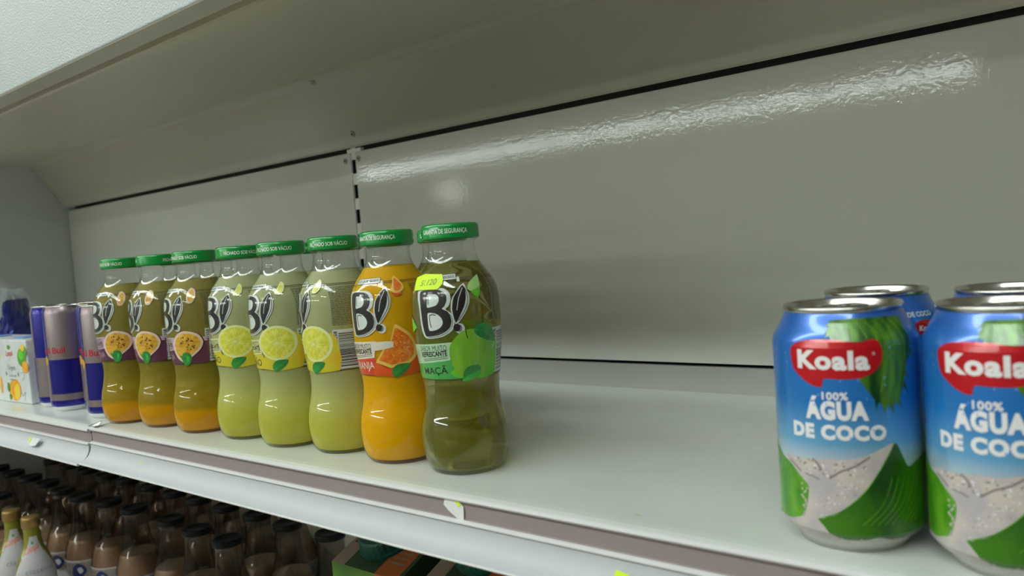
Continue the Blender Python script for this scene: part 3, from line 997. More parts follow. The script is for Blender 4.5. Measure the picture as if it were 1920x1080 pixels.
G = 'fruit drink bottles in the front row'
ROW = [('passion', -0.8401, 0.0458, -20.5, 'passion fruit drink bottle at the left end of the row beside the slim cans', 135),
       ('passion', -0.7751, 0.0525, -29.0, 'second passion fruit drink bottle from the slim cans', 240),
       ('passion', -0.7073, 0.0539, -23.7, 'passion fruit drink bottle touching the first lemon drink', 140),
       ('lemon', -0.6360, 0.0572, -19.5, 'lemon drink bottle standing right after the passion fruit ones', 180 + 8),
       ('lemon', -0.5696, 0.0555, -19.5, 'middle bottle of the three cloudy lemon drinks', 180 - 21),
       ('lemon', -0.5066, 0.0610, -33.0, 'lemon drink bottle with its barcode turned forward beside the orange drink', 180 - 13),
       ('orange', -0.4396, 0.0587, -10.4, 'orange drink bottle, the only bright orange one in the row', -32),
       ('apple', -0.3734, 0.0583, 0.0, 'green apple drink bottle with yellow price sticker at the right end of the row', -15)]
row = []
for kind, x, y, turn, lab, ct in ROW:
    row.append(put_bottle(kind, x, y, turn, ct, lab, G))

# price sticker on the apple bottle
st = Art(cyl_place(PBs, RB, 0.95, 0.07), 2.0, 2.0)
dv = -4.8
st.poly([(-39.7, 142.5 + dv), (-27.3, 144.8 + dv), (-9.5, 144.0 + dv), (-8.3, 140.2 + dv), (-8.5, 137.5 + dv), (-12.2, 134.0 + dv), (-25.3, 134.2 + dv), (-34.4, 133.7 + dv)], 'sticker', 0)
st.text('S/.120', -28.6, -13.3, 136.6 + dv, 140.6 + dv, 'stickink', 1, bold=0.01, shear=0.2, slope=0.05)
st.text('.', -31.4, -31.0, 136.4 + dv, 136.8 + dv, 'stickink', 1)
stk = st.build('price_sticker', row[-1])
stk['label'] = 'fluorescent yellow price sticker'

# second row behind, seen only through gaps
G2 = 'fruit drink bottles in the second row'
for kind, x, y, lab in (('apple', -0.4425, 0.1230, 'apple drink bottle half hidden behind the gap of orange and apple bottles'),
                        ('orange', -0.5080, 0.1250, 'second-row bottle peeking between the last lemon drink and the orange drink'),
                        ('lemon', -0.5725, 0.1220, 'second-row bottle peeking between the two right lemon drinks'),
                        ('lemon', -0.6380, 0.1225, 'second-row bottle peeking between the two left lemon drinks'),
                        ('lemon', -0.7085, 0.1195, 'second-row bottle between last passion fruit drink and first lemon drink'),
                        ('passion', -0.7770, 0.1180, 'second-row passion fruit bottle behind the two right ones of its kind'),
                        ('passion', -0.8425, 0.1115, 'second-row passion fruit bottle behind the two left ones of its kind')):
    put_bottle(kind, x, y, 4.0 if kind != 'apple' else 0, -10, lab, G2)

# ------------------------------------------------------------------ coconut water cans
PK = [(0, 24.5), (3, 25.5), (8, 31), (11, 33.1), (97, 33.1), (100, 32.6), (104, 30.4), (108, 28.2), (111, 27.0), (115, 27.0)]


def can_body_mat():
    m = bpy.data.materials.new('coconut_can_print')
    nt, N, L = nodes(m)
    p = N['Principled BSDF']
    p.inputs['Roughness'].default_value = 0.28
    p.inputs['Metallic'].default_value = 0.25
    p.inputs['Coat Weight'].default_value = 0.5
    p.inputs['Coat Roughness'].default_value = 0.06
    tc = N.new('ShaderNodeTexCoord')
    sp = N.new('ShaderNodeSeparateXYZ')
    L.new(tc.outputs['Object'], sp.inputs[0])
    mr = N.new('ShaderNodeMapRange')
    mr.inputs[2].default_value = 0.115
    L.new(sp.outputs[2], mr.inputs[0])
    r = N.new('ShaderNodeValToRGB')
    L.new(mr.outputs[0], r.inputs[0])
    st = [(0.0, (0.60, 0.58, 0.55)), (0.075, (0.60, 0.58, 0.56)), (0.12, (0.66, 0.70, 0.74)), (0.36, (0.66, 0.72, 0.78)), (0.46, (0.13, 0.40, 0.70)), (0.62, (0.015, 0.19, 0.58)), (0.95, (0.02, 0.12, 0.48))]
    el = r.color_ramp.elements
    while len(el) < len(st):
        el.new(0.5)
    for e, (h, c) in zip(el, st):
        e.position = h
    for e, (h, c) in zip(el, st):
        e.color = (*c, 1)
    L.new(r.outputs[0], p.inputs['Base Color'])
    return m


M['cocobody'] = can_body_mat()
M['canred'] = mat('can_red', (0.52, 0.005, 0.012), 0.3, metal=0.2, coat=0.5)
M['canwhite'] = mat('can_white', (0.78, 0.76, 0.78), 0.35, coat=0.4)
M['frond'] = mat('frond_print', (0.004, 0.05, 0.010), 0.3, metal=0.1, coat=0.4, noise=(80, (0.10, 0.26, 0.01), 0.40, 0.68, (1.6, 1.6, 0.35)))
M['coco'] = mat('coconut_husk', (0.006, 0.06, 0.004), 0.3, metal=0.1, coat=0.4, noise=(45, (0.05, 0.19, 0.008), 0.36, 0.68, (1, 1, 0.5)))
M['coco2'] = mat('coconut_husk_light', (0.05, 0.26, 0.008), 0.3, metal=0.1, coat=0.4, noise=(110, (0.20, 0.46, 0.03), 0.4, 0.7, (1, 1, 0.4)))
M['flesh'] = mat('coconut_flesh', (0.44, 0.40, 0.42), 0.35, coat=0.4, noise=(70, (0.58, 0.50, 0.46), 0.4, 0.6))
M['fleshd'] = mat('coconut_dark_print', (0.22, 0.17, 0.17), 0.4, coat=0.4)  # darker printed strokes and specks in the coconut flesh


def coconut_can():
    t = thing('drink_can', 'x', 'can')
    bm = bmesh.new()
    lathe(bm, [(0, 0.004), (0.019, 0.0025), (0.0225, 0.0), (0.0245, 0.0)] + [(r / 1000, z / 1000) for z, r in PK[1:9]] + [(0.0262, 0.1125)], 80)
    obj('can_body', bm, 'cocobody', t, smooth=True)
    bm = bmesh.new()
    lathe(bm, [(0.0264, 0.1120), (0.0271, 0.1126), (0.0273, 0.1140), (0.0268, 0.1150), (0.0260, 0.1150), (0.0254, 0.1140), (0.0247, 0.1105), (0.0240, 0.1098), (0.0232, 0.1112), (0.0222, 0.1116), (0, 0.1118)], 80)
    lid = obj('lid', bm, 'alu', t, smooth=True)
    bm = bmesh.new()
    pts = smooth_loop([(-0.012, 0), (-0.010, 0.0065), (0, 0.0078), (0.010, 0.0066), (0.0125, 0), (0.010, -0.0066), (0, -0.0078), (-0.010, -0.0065)], 4)
    hole = smooth_loop([(0.003, 0), (0.0045, 0.0042), (0.009, 0.003), (0.0105, 0), (0.009, -0.003), (0.0045, -0.0042)], 4)
    for zz in (0.1126, 0.1136):
        va = [bm.verts.new((x, y, zz)) for x, y in pts]
        vb = [bm.verts.new((x, y, zz)) for x, y in hole]
        ea = [bm.edges.new((va[i], va[(i + 1) % len(va)])) for i in range(len(va))]
        eb = [bm.edges.new((vb[i], vb[(i + 1) % len(vb)])) for i in range(len(vb))]
        bmesh.ops.triangle_fill(bm, edges=ea + eb, use_beauty=True)
        if zz < 0.113:
            la, lb = va, vb
    for lo, hi in ((la, va), (lb, vb)):
        for i in range(len(lo)):
            bm.faces.new((lo[i], lo[(i + 1) % len(lo)], hi[(i + 1) % len(lo)], hi[i]))
    lathe(bm, [(0.0028, 0.1118), (0.0028, 0.1138), (0.002, 0.1142), (0, 0.1142)], 16, cx=-0.002)
    obj('pull_tab', bm, 'alu', t)
    a = Art(cyl_place(PK, 33.1, 0.08, 0.05), 2.2, 1.0)
    fr = [(-4.6, 109.5), (-5.5, 106.4), (-6.6, 103.2), (-3.9, 99.3), (6.1, 97.8), (10, 92), (9.8, 84.3), (9.0, 77.9), (12.5, 72.8), (18.1, 69.6), (24.0, 72.5), (26.9, 82.7), (30.8, 92.6), (32.9, 104.7), (31, 109.5)]
    a.poly(fr, 'frond', 1, 3)
    for (u0, v0, u1, v1) in ((-5, 108.5, -9.5, 106.0), (-5.3, 106.5, -9.0, 103.2), (-5.8, 104.4, -8.6, 101.2), (13, 75.5, 12.2, 68.5), (16, 72, 16.4, 66.0), (19.5, 71.5, 20.6, 65.8), (23, 73.5, 24.8, 68.0), (27, 86, 30.5, 80), (26.5, 80, 29.5, 74.5), (30.5, 95, 35.5, 90)):
        nx, ny = (v1 - v0), -(u1 - u0)
        q = 1.3 / math.hypot(nx, ny)
        a.poly([(u0 + nx * q, v0 + ny * q), (u0 - nx * q, v0 - ny * q), (u1, v1)], 'frond', 1)
    bub = [(-25.8, 96.1), (-20.7, 99.8), (-11.3, 101.0), (-1.8, 100.6), (6.1, 99.6), (11.9, 100.7), (14.9, 99.5), (16.2, 95.7), (15.4, 89.8), (11.9, 85.8), (6.2, 83.4), (-2.7, 83.0), (-9.3, 83.1), (-10.5, 79.2), (-14.4, 79.6), (-19.0, 82.1), (-24.5, 87.1)]
    a.poly(bub, 'canred', 2, 3, 0.7)
    a.text('Koala', -21.6, 10.4, 87.2, 96.2, 'canwhite', 3, bold=0.045, slope=-0.01, gap=1.1)
    a.text('®', 11.6, 13.0, 93.5, 95.0, 'canwhite', 3)
    a.text('100%', -10.6, 0.6, 73.3, 77.0, 'canwhite', 1, bold=0.03, gap=1.08)
    a.text('ÁGUA', -18.7, 9.0, 63.9, 74.9, 'canwhite', 1, bold=0.06, gap=1.12)
    a.text('DE COCO', -26.3, 16.4, 54.7, 61.9, 'canwhite', 1, bold=0.06, gap=1.12)
    lefth = [(-60, 49.0), (-50, 47.0), (-42.5, 45.8), (-36, 42), (-30.6, 40.6), (-22.6, 34.5), (-19.3, 30.7), (-21.8, 19.5), (-27.1, 14.0), (-41.8, 11.6), (-60, 12), (-70, 26)]
    a.poly(lefth, 'coco2', 1, 3)
    fl = [(-33.5, 43.6), (-25, 44.2), (-15.2, 45.0), (-8, 46.0), (-1.1, 46.0), (6.9, 48.0), (14, 51), (19.6, 53.2), (16, 47), (12.0, 40.6), (4.7, 30.6), (-3.6, 22.9), (-10, 19), (-15.2, 15.9), (-21.0, 15.2), (-24, 12.0), (-21, 20), (-18.8, 30.9), (-22.8, 35.6)]
    a.poly(fl, 'flesh', 2, 2)
    a.line([(-30, 42), (-25.5, 39.6), (-23, 37.6)], 0.8, 'fleshd', 3)
    a.line([(-16.5, 45), (-14.0, 43), (-12.5, 40.0)], 0.9, 'fleshd', 3)
    a.line([(-9, 36.8), (-4, 40.5), (2, 43.0), (8.5, 47.4)], 0.9, 'fleshd', 3)
    a.line([(-21, 37.2), (-17, 36.8), (-13.5, 35.6)], 0.6, 'fleshd', 3)
    rt = [(20.1, 53.0), (24.1, 46.5), (27.3, 41.1), (34, 43), (44, 45), (52, 40), (54, 26), (50, 10), (36, 7.4), (19.5, 7.8), (11, 9.8), (5.1, 8.4), (-8.6, 8.6), (-15.8, 16.0), (-8, 19.4), (-3.6, 22.5), (4.7, 30.3), (12.0, 40.2)]
    a.poly(rt, 'coco', 2, 3, 0.7)
    for k in range(26):
        rr = random.Random(k)
        a.ell(-20 + rr.uniform(-4, 1.5), 15 + k * 0.8, 0.5 * rr.uniform(.5, 1.4), 0.6, 'flesh', 3, 6)
    # splashing milk, specks and ragged edges of the printed coconut
    a.poly([(-41, 12.2), (-34, 12.0), (-27, 14.6), (-21, 16.5), (-15, 16.2), (-10, 10.5), (-6, 8.6), (-9, 5.6), (-24, 5.6), (-38, 8)], 'flesh', 3, 2)
    r2 = random.Random(21)
    for k in range(46):
        u, v = r2.uniform(-29, 6), r2.uniform(37.5, 44.5)
        if v > 38 + (-u - 22) * 0.9:
            a.ell(u, v, r2.uniform(0.25, 0.9), r2.uniform(0.2, 0.6), 'fleshd' if r2.random() < 0.55 else 'canwhite', 3, 6, r2.uniform(0, 3))
    for k in range(40):
        f = r2.random()
        a.ell(-14 + 20 * f + r2.uniform(-4, 4), 19 + 18 * f + r2.uniform(-1, 7), r2.uniform(0.2, 0.5), r2.uniform(0.2, 0.4), 'fleshd' if k % 4 == 0 else 'canwhite', 3, 6)
    for k in range(18):
        a.ell(-9 + 3.1 * k + r2.uniform(-.8, .8), 7.9 + r2.uniform(-.8, .8), r2.uniform(0.4, 1.3), r2.uniform(0.4, 1.2), 'flesh', 4, 7)
    for k in range(12):
        a.ell(-46 + 2.0 * k, 11.6 + r2.uniform(-.5, 1.0), r2.uniform(0.5, 1.2), r2.uniform(0.4, 1.1), 'flesh', 4, 7)
    a.line([(x, y) for x, y in smooth_prof([(-15.4, 16.6), (-8, 20.0), (-3.2, 23.0), (5.2, 31.0), (12.6, 41.0), (19.6, 52.6)], 3)], 0.45, 'coco2', 4)
    for k in range(9):
        u0 = 14 + 3.2 * k
        a.line(smooth_prof([(u0 - 10, 16), (u0 - 1, 25), (u0 + 4, 37)], 4), 0.35, 'coco2', 4)
    for k in range(16):
        u0 = -5 + 2.3 * k
        a.line(smooth_prof([(u0, 108.5), (u0 + 3.2, 103), (u0 + 3.5, 101 if u0 < 8 else 90)], 3), 0.4, 'coco2' if k % 2 else 'coco', 1.5)
    for k in range(7):
        u0 = 13 + 2.2 * k
        a.line(smooth_prof([(u0 + 2, 98), (u0 + 1.5, 86), (u0 - 0.5, 76.5)], 4), 0.4, 'coco2' if k % 2 else 'coco', 1.5)
    rr = random.Random(12)
    for k in range(30):
        a.ell(rr.uniform(-44, 44), rr.uniform(52, 98), 0.35, 0.6, 'cocodrop', 1, 7)
    # back of the print
    a.poly([(88, 98.0), (93, 99.2), (99, 98.4), (101, 95.5), (97, 91), (92, 90.5), (88, 94)], 'canred', 1, 3)
    a.text('Koala', 90, 99, 93.3, 96.3, 'canwhite', 2, bold=0.04)
    a.text('DE COCO', 84.5, 100.5, 101.0, 103.6, 'silverprint', 1, bold=0.03)
    a.build('printed_design', t)
    return t


M['cocodrop'] = mat('printed_drop', (0.16, 0.36, 0.78), 0.3, coat=0.4)
proto_can = coconut_can()
GC = 'coconut water cans'


def put_can(first, x, y, turn, lab):
    r = proto_can if first else copy_tree(proto_can)
    r.location = (x, y, 0)
    r.rotation_euler = (0, 0, math.atan2(CAM.y - y, CAM.x - x) + math.radians(turn))
    tag(r, lab, 'can', GC)
    for ch in S.objects:
        if ch.parent == r and ch.name.startswith('pull_tab'):
            ch.rotation_euler = (0, 0, math.radians(-60))


put_can(True, -0.1079, 0.0460, 0, 'blue coconut water can showing its whole red badge, front left of four')
put_can(False, -0.0397, 0.0441, -5, 'blue coconut water can cut by the right photo edge, front right of four')
put_can(False, -0.1107, 0.1249, -118, 'coconut water can turned away, behind the front left can')
put_can(False, -0.0435, 0.1222, -118, 'coconut water can at the right edge, behind the front right can')

# ------------------------------------------------------------------ slim energy drink cans
M['canblue'] = mat('can_blue', (0.012, 0.012, 0.26), 0.25, metal=0.5, coat=0.5)
M['cansilver'] = mat('can_silver', (0.36, 0.28, 0.30), 0.3, metal=0.7, coat=0.3)
M['canredm'] = mat('can_letter_red', (0.55, 0.01, 0.03), 0.35, metal=0.3)
M['cansun'] = mat('can_sun_yellow', (0.62, 0.33, 0.02), 0.35)
M['canbase'] = mat('can_base_white', (0.78, 0.78, 0.80), 0.3)
PS = [(0, 20.5), (2.5, 21.5), (6, 24.2), (9, 25.0), (116, 25.0), (120, 24.2), (123.5, 23.0)]


def slim_can():
    t = thing('energy_drink_can', 'x', 'can')
    bm = bmesh.new()
    seg = 72
    zs = [(20.5, 0), (21.5, 2.5), (24.2, 6), (25.0, 9), (25.0, 13.5), (25.0, 21), (25.0, 62), (25.0, 116), (24.2, 120), (23.0, 123.5)]
    prof = [(r / 1000, z / 1000) for r, z in zs]
    lathe(bm, [(0, 0.003), (0.0185, 0.0015), (0.0205, 0)] + prof[1:], seg)
    bm.faces.ensure_lookup_table()
    for f in bm.faces:
        c = f.calc_center_median()
        a = math.atan2(c.y, c.x)
        q = -1.05 < a < 0.85 or a > 2.1 or a < -2.3
        if c.z < 0.0065:
            f.material_index = 3
        elif c.z < 0.0135:
            f.material_index = 0
        elif c.z < 0.021:
            f.material_index = 1
        elif c.z < 0.062:
            f.material_index = 0 if q else 1
        else:
            f.material_index = 1 if q else 0
    obj('can_body', bm, ['canblue', 'cansilver', 'canblue', 'canbase'], t, smooth=True)
    bm = bmesh.new()
    lathe(bm, [(0.0228, 0.1232), (0.0235, 0.1238), (0.0235, 0.1250), (0.0228, 0.1254), (0.0220, 0.1245), (0.0212, 0.1215), (0, 0.1222)], seg)
    obj('lid', bm, 'alu', t, smooth=True)
    a = Art(cyl_place(PS, 25.0, 0.08, 0.05), 2.0, 0)
    for u in (-20.0, PI * 25.0 - 20.0):
        a.ell(u - 12, 61, 5.5, 5.5, 'cansun', 0, 24)
        a.text('Red Bull', u - 17, u + 17, 69.5, 76.8, 'canredm', 1, bold=0.02)
    a.build('printed_lettering', t)
    return t


pc = slim_can()
GS = 'slim blue and silver cans'
for i, (x, y, turn, lab) in enumerate((
        (-1.0540, 0.0560, 62, 'slim blue and silver can nearest the juice box'),
        (-1.0010, 0.0500, -4, 'slim can showing a wide silver top over blue, second from the juice box'),
        (-0.9480, 0.0660, -2, 'slim can standing back in the gap, third from the juice box'),
        (-0.8980, 0.0480, -4, 'slim can touching the first passion fruit bottle'),
        (-1.0430, 0.1060, 40, 'slim can in the second row behind the one nearest the juice box'),
        (-0.9920, 0.1040, 100, 'slim can in the second row behind the silver-topped one'),
        (-0.9420, 0.1180, 70, 'slim can in the second row behind the third can'))):
    r = pc if i == 0 else copy_tree(pc)
    r.location = (x, y, 0)
    r.rotation_euler = (0, 0, math.atan2(CAM.y - y, CAM.x - x) + math.radians(turn))
    tag(r, lab, 'can', GS)

# ------------------------------------------------------------------ juice boxes and wrapped pouch
M['boxwhite'] = mat('box_white', (0.66, 0.67, 0.68), 0.35, coat=0.3, noise=(60, (0.58, 0.60, 0.62), 0.4, 0.65))
M['boxgreen'] = mat('box_green', (0.10, 0.30, 0.04), 0.4)
M['boxorange'] = mat('box_orange', (0.75, 0.26, 0.01), 0.4, noise=(150, (0.80, 0.48, 0.05), 0.4, 0.7))
M['boxyellow'] = mat('box_yellow', (0.78, 0.55, 0.04), 0.4)
M['boxblue'] = mat('box_blue', (0.15, 0.30, 0.65), 0.4)
M['boxgrey'] = mat('box_grey_ink', (0.22, 0.24, 0.25), 0.5)
M['boxred'] = mat('box_red_ink', (0.62, 0.18, 0.12), 0.5)


def juice_box():
    t = thing('juice_box', 'x', 'juice box')
    bm = bmesh.new()
    box(bm, -0.0885, 0, 0, 0.045, 0, 0.0835, 0.0022)
    obj('carton', bm, 'boxwhite', t, smooth=False)
    a = Art(lambda u, v, l: (u / 1000, -0.00025 - 0.00006 * l, v / 1000), flat=True)
    a.text('Compal', -63, -42, 58, 68, 'boxred', 0, bold=0.02, slope=0.1)
    a.ell(-52, 73, 5, 3, 'boxgreen', 0, 12)
    a.rect(-53.0, -52.2, 55, 59, 'boxgrey', 0)
    a.text('Origens', -60, -37, 41, 50, 'boxgrey', 0)
    a.text('LARANJA', -58, -36, 33.5, 37, 'boxgrey', 0)
    a.rect(-56, -38, 30, 31, 'boxgrey', 0)
    a.ell(-44, 17, 18, 14, 'boxorange', 0, 22, 0.2)
    a.ell(-38, 15, 8, 11.5, 'boxyellow', 1, 18, -0.3)
    a.ell(-63, 20, 4.5, 6.5, 'boxgreen', 0, 14)
    a.ell(-60, 7, 4, 4, 'boxgreen', 0, 12)
    a.ell(-15, 60, 13, 12, 'boxgreen', 0, 18)
    a.ell(-8, 68, 9, 8, 'boxgreen', 1, 16)
    a.ell(-17, 63, 8, 6, 'limed', 2, 14)
    a.ell(-8, 48, 9, 8, 'boxorange', 1, 16)
    a.ell(-11, 73, 6, 4.5, 'boxyellow', 2, 14)
    a.ell(-84, 62, 5, 7, 'boxyellow', 0, 14)
    a.ell(-85, 22, 4, 12, 'boxorange', 0, 14)
    a.line([(-22, 40), (-12, 42), (-14, 34), (-20, 30)], 0.8, 'boxgrey', 0)
    a.line([(-30, 18), (-22, 10), (-14, 16), (-18, 4)], 0.8, 'boxgrey', 0)
    a.ell(-30, 38, 2.2, 3, 'boxgrey', 0, 8)
    a.ell(-66, 38, 2.2, 3, 'boxgrey', 0, 8)
    a.build('printed_design', t)
    b = Art(lambda u, v, l: (0.00025, u / 1000, v / 1000), flat=True)
    b.text('COMPAL', 10, 24, 8, 48, 'green_strip', 0, rot=90, bold=0.02)
    b.build('side_lettering', t)
    bm = bmesh.new()
    box(bm, -0.060, -0.032, 0.010, 0.030, 0.0836, 0.0850, 0.0006)
    obj('straw_patch', bm, 'boxblue', t)
    return t


jb = juice_box()
for i, (x, y, a_, lab) in enumerate(((-1.0945, 0.0362, 0.04, 'small white juice box with orange slices printed, beside the slim cans'),
                                     (-1.1860, 0.0350, 0.02, 'white juice box cut by the left edge of the photo'))):
    r = jb if i == 0 else copy_tree(jb)
    r.location = (x, y, 0)
    r.rotation_euler = (0, 0, a_)
    tag(r, lab, 'juice box', 'white juice boxes')

M['foil'] = mat('blue_foil', (0.012, 0.02, 0.20), 0.22, metal=0.5, coat=0.6)
M['film'] = mat('white_film', (0.72, 0.74, 0.76), 0.2, coat=0.5)
t = thing('snack_pouch', 'crumpled blue and silver pouch standing behind the juice boxes', 'pouch', (-1.585, 0.20, 0), -0.8)
bm = bmesh.new()
rr = random.Random(5)
seg = 28
rings = []
for k in range(15):
    f = k / 14
    z = 0.128 * f
    wx = 0.046 * (1 - 0.12 * math.sin(PI * f)) * (1 if f < 0.8 else 1 - (f - 0.8) * 0.6)
    wy = 0.026 * math.sin(PI * min(1, 0.25 + f * 0.72)) + 0.002
    rings.append([bm.verts.new((wx * math.cos(2 * PI * j / seg) * (1 + rr.uniform(-.05, .05)), wy * math.sin(2 * PI * j / seg) * (1 + rr.uniform(-.18, .18)), z)) for j in range(seg)])
for A, B in zip(rings, rings[1:]):
    for j in range(seg):
        bm.faces.new((A[j], A[(j + 1) % seg], B[(j + 1) % seg], B[j]))
bm.faces.new(rings[0][::-1])
bm.faces.new(rings[-1])
obj('pouch_body', bm, 'foil', t)
bm = bmesh.new()
vs = []
for k in range(13):
    x = -0.048 + 0.008 * k
    vs.append([bm.verts.new((x, rr.uniform(-.004, .004), 0.126)), bm.verts.new((x * 1.05, rr.uniform(-.008, .008), 0.146 + rr.uniform(-.004, .004)))])
for A, B in zip(vs, vs[1:]):
    bm.faces.new((A[0], B[0], B[1], A[1]))
bmesh.ops.solidify(bm, geom=bm.faces[:], thickness=0.0006)
obj('top_seal', bm, 'film', t)
a = Art(lambda u, v, l: (u / 1000, -0.0285 - 0.0002 * l, v / 1000), flat=True)
a.poly([(-22, 86), (-14, 96), (-4, 90), (6, 97), (16, 92), (26, 96), (22, 84), (10, 80), (-6, 82)], 'film', 0, 2)
a.poly([(-30, 112), (-20, 120), (-6, 116), (-10, 108), (-24, 106)], 'film', 0, 2)
a.build('printed_band', t)

# ------------------------------------------------------------------ lower shelf: chocolate milk bottles
ZL = -0.385
PM = [(0, 29), (2, 31.5), (6, 33), (80, 33), (105, 32.8), (120, 31), (135, 27), (150, 22), (165, 18.6), (180, 17.0), (194, 16.6)]
PMs = smooth_prof(PM, 3)
M['choco'] = mat('chocolate_milk', (0.36, 0.235, 0.165), 0.25, coat=0.6, noise=(25, (0.42, 0.285, 0.21), 0.4, 0.7))
M['blackcap'] = mat('black_cap', (0.006, 0.007, 0.007), 0.5, spec=0.25)
M['milklabel'] = mat('milk_label', (0.46, 0.44, 0.46), 0.45)
M['navy'] = mat('navy_ink', (0.02, 0.025, 0.10), 0.45)
M['gold'] = mat('gold_cap', (0.30, 0.19, 0.06), 0.35, 0.6)
M['pulp'] = mat('yellow_green_juice', (0.20, 0.19, 0.02), 0.25, coat=0.6)


def milk_bottle():
    t = thing('milk_bottle', 'x', 'bottle')
    bm = bmesh.new()
    lathe(bm, [(0, 0.001)] + [(r / 1000, z / 1000) for z, r in PMs] + [(0.0174, 0.1958), (0.0180, 0.1966), (0.0172, 0.1972), (0.0172, 0.200)], 40)
    obj('glass_body', bm, 'milkglass', t, smooth=True)
    bm = bmesh.new()
    top = 140
    pr = [(0, 0.004), (0.029, 0.004)] + [((r - 1.3) / 1000, z / 1000) for z, r in PMs if 6 <= z <= top]
    rt = (interp(PMs, top) - 1.3) / 1000
    lathe(bm, pr + [(rt, top / 1000), (0, top / 1000)], 40)
    obj('milk', bm, 'choco', t, smooth=True)
    bm = bmesh.new()
    lathe(bm, [(0.0176, 0.1985), (0.0185, 0.1980), (0.0187, 0.1990), (0.0187, 0.2045), (0.0180, 0.2056), (0.0150, 0.2055), (0.0140, 0.2045), (0, 0.2045)], 40)
    obj('cap', bm, 'blackcap', t, smooth=True)
    a = Art(cyl_place(PMs, 33, 0.12, 0.08), 3.0, 0)
    a.rect(-103.5, 103.5, 30, 112, 'milklabel', 0)
    for c in (0, 70, -70):
        a.poly([(c - 22, 103), (c - 14, 108), (c - 6, 104), (c - 2, 96), (c - 8, 88), (c - 18, 84), (c - 24, 92)], 'navy', 1, 2)
        a.poly([(c - 16, 100), (c - 10, 102), (c - 7, 96), (c - 12, 92)], 'milklabel', 2, 2)
        a.text('leite', c + 2, c + 22, 98, 107, 'boxgrey', 1)
    a.build('label', t)
    return t


mb = milk_bottle()
GM = 'chocolate milk bottles on the lower shelf'
front = [(-0.885, 0.164, 'chocolate milk bottle with black cap, rightmost of the front ones under the rail'),
         (-0.960, 0.166, 'black-capped chocolate milk bottle, second from the right in the front row below'),
         (-1.034, 0.170, 'black-capped chocolate milk bottle, third from the right in the front row below'),
         (-1.138, 0.170, 'black-capped chocolate milk bottle, fourth from the right in the front row below'),
         (-1.213, 0.168, 'black-capped chocolate milk bottle, fifth from the right in the front row below'),
         (-1.284, 0.160, 'narrowly visible chocolate milk bottle between its two leftmost front neighbours'),
         (-1.355, 0.160, 'leftmost front chocolate milk bottle beside the white-labelled small bottles')]
first = True
for x, y, lab in front:
    r = mb if first else copy_tree(mb)
    first = False
    r.location = (x, y, ZL)
    r.rotation_euler = (0, 0, math.atan2(CAM.y - y, CAM.x - x) + rr.uniform(-.4, .4))
    tag(r, lab, 'bottle', GM)
r = copy_tree(mb)
r.location = (-0.862, 0.236, ZL)
tag(r, 'chocolate milk bottle behind the rightmost front one, next to the dark bottle', 'bottle', GM)
GM2 = 'black-capped milk bottles crowded behind'
for j in range(2):
    for k in range(10):
        x, y = -0.935 - 0.0735 * k - 0.02 * j + rr.uniform(-.002, .002), 0.240 + 0.070 * j + rr.uniform(-.0015, .0015)
        if x < -1.655:
            continue
        r = copy_tree(mb)
        r.location = (x, y, ZL)
        r.rotation_euler = (0, 0, rr.uniform(0, 6))
        tag(r, 'chocolate milk bottle in the dark crowd behind the front row of the lower shelf', 'bottle', GM2)
for k in range(4):
    for j in range(2):
        r = copy_tree(mb)
        r.location = (-1.432 - 0.0725 * k, 0.165 - 0.071 * j + rr.uniform(-.002, .002), ZL)
        r.rotation_euler = (0, 0, rr.uniform(0, 6))
        tag(r, 'chocolate milk bottle in the dark left corner of the lower shelf', 'bottle', 'milk bottles in the left corner')
r = copy_tree(mb)
for ch in [c for c in S.objects if c.parent == r]:
    if ch.name.startswith('milk'):
        ch.data = ch.data.copy()
        ch.data.materials[0] = M['blackcap']
    if ch.name.startswith('label'):
        ch.data = ch.data.copy()
        ch.data.materials[0] = M['blackcap']
r.location = (-0.780, 0.240, ZL)
tag(r, 'dark bottle with black label right of the chocolate milk bottles', 'bottle')


def small_bottle():
    t = thing('juice_bottle', 'x', 'bottle')
    P = smooth_prof([(0, 24), (3, 26), (60, 26), (120, 25.5), (145, 20), (163, 12.5), (180, 10.5), (192, 10.5)], 3)
    bm = bmesh.new()
    lathe(bm, [(0, 0.001)] + [(r / 1000, z / 1000) for z, r in P], 36)
    lathe(bm, [(0.0105, 0.192), (0, 0.192)], 36)
    obj('bottle_body', bm, 'pulp', t, smooth=True)
    bm = bmesh.new()
    lathe(bm, [(0.0112, 0.190), (0.0122, 0.191), (0.0122, 0.203), (0.0115, 0.2045), (0, 0.2045)], 36)
    obj('cap', bm, 'gold', t, smooth=True)
    a = Art(cyl_place(P, 26, 0.15, 0.08), 2.5, 3)
    a.poly([(-40, 40), (40, 40), (40, 118), (22, 140), (13, 152), (12, 178), (-10, 178), (-12, 152), (-24, 138), (-40, 118)], 'milklabel', 0)
    a.text('Compal', -22, 14, 150, 163, 'boxred', 1, bold=0.03, slope=0.2)
    a.ell(-2, 169, 4, 2, 'boxgreen', 1, 10)
    a.text('clássico', -14, 26, 128, 135, 'boxgrey', 1)
    a.ell(-14, 90, 13, 18, 'boxyellow', 1, 16)
    a.ell(14, 78, 10, 12, 'boxorange', 1, 16)
    a.rect(4, 16, 96, 104, 'boxgrey', 1)
    a.build('label', t)
    return t


sb = small_bottle()
for i, (x, y, lab) in enumerate(((-1.246, 0.072, 'small white-labelled juice bottle with gold cap, right one of the pair at lower left'),
                                 (-1.312, 0.070, 'small white-labelled juice bottle with gold cap, left one of the pair at lower left'))):
    r = sb if i == 0 else copy_tree(sb)
    r.location = (x, y, ZL)
    r.rotation_euler = (0, 0, math.atan2(CAM.y - y, CAM.x - x))
    tag(r, lab, 'bottle', 'gold-capped juice bottles')

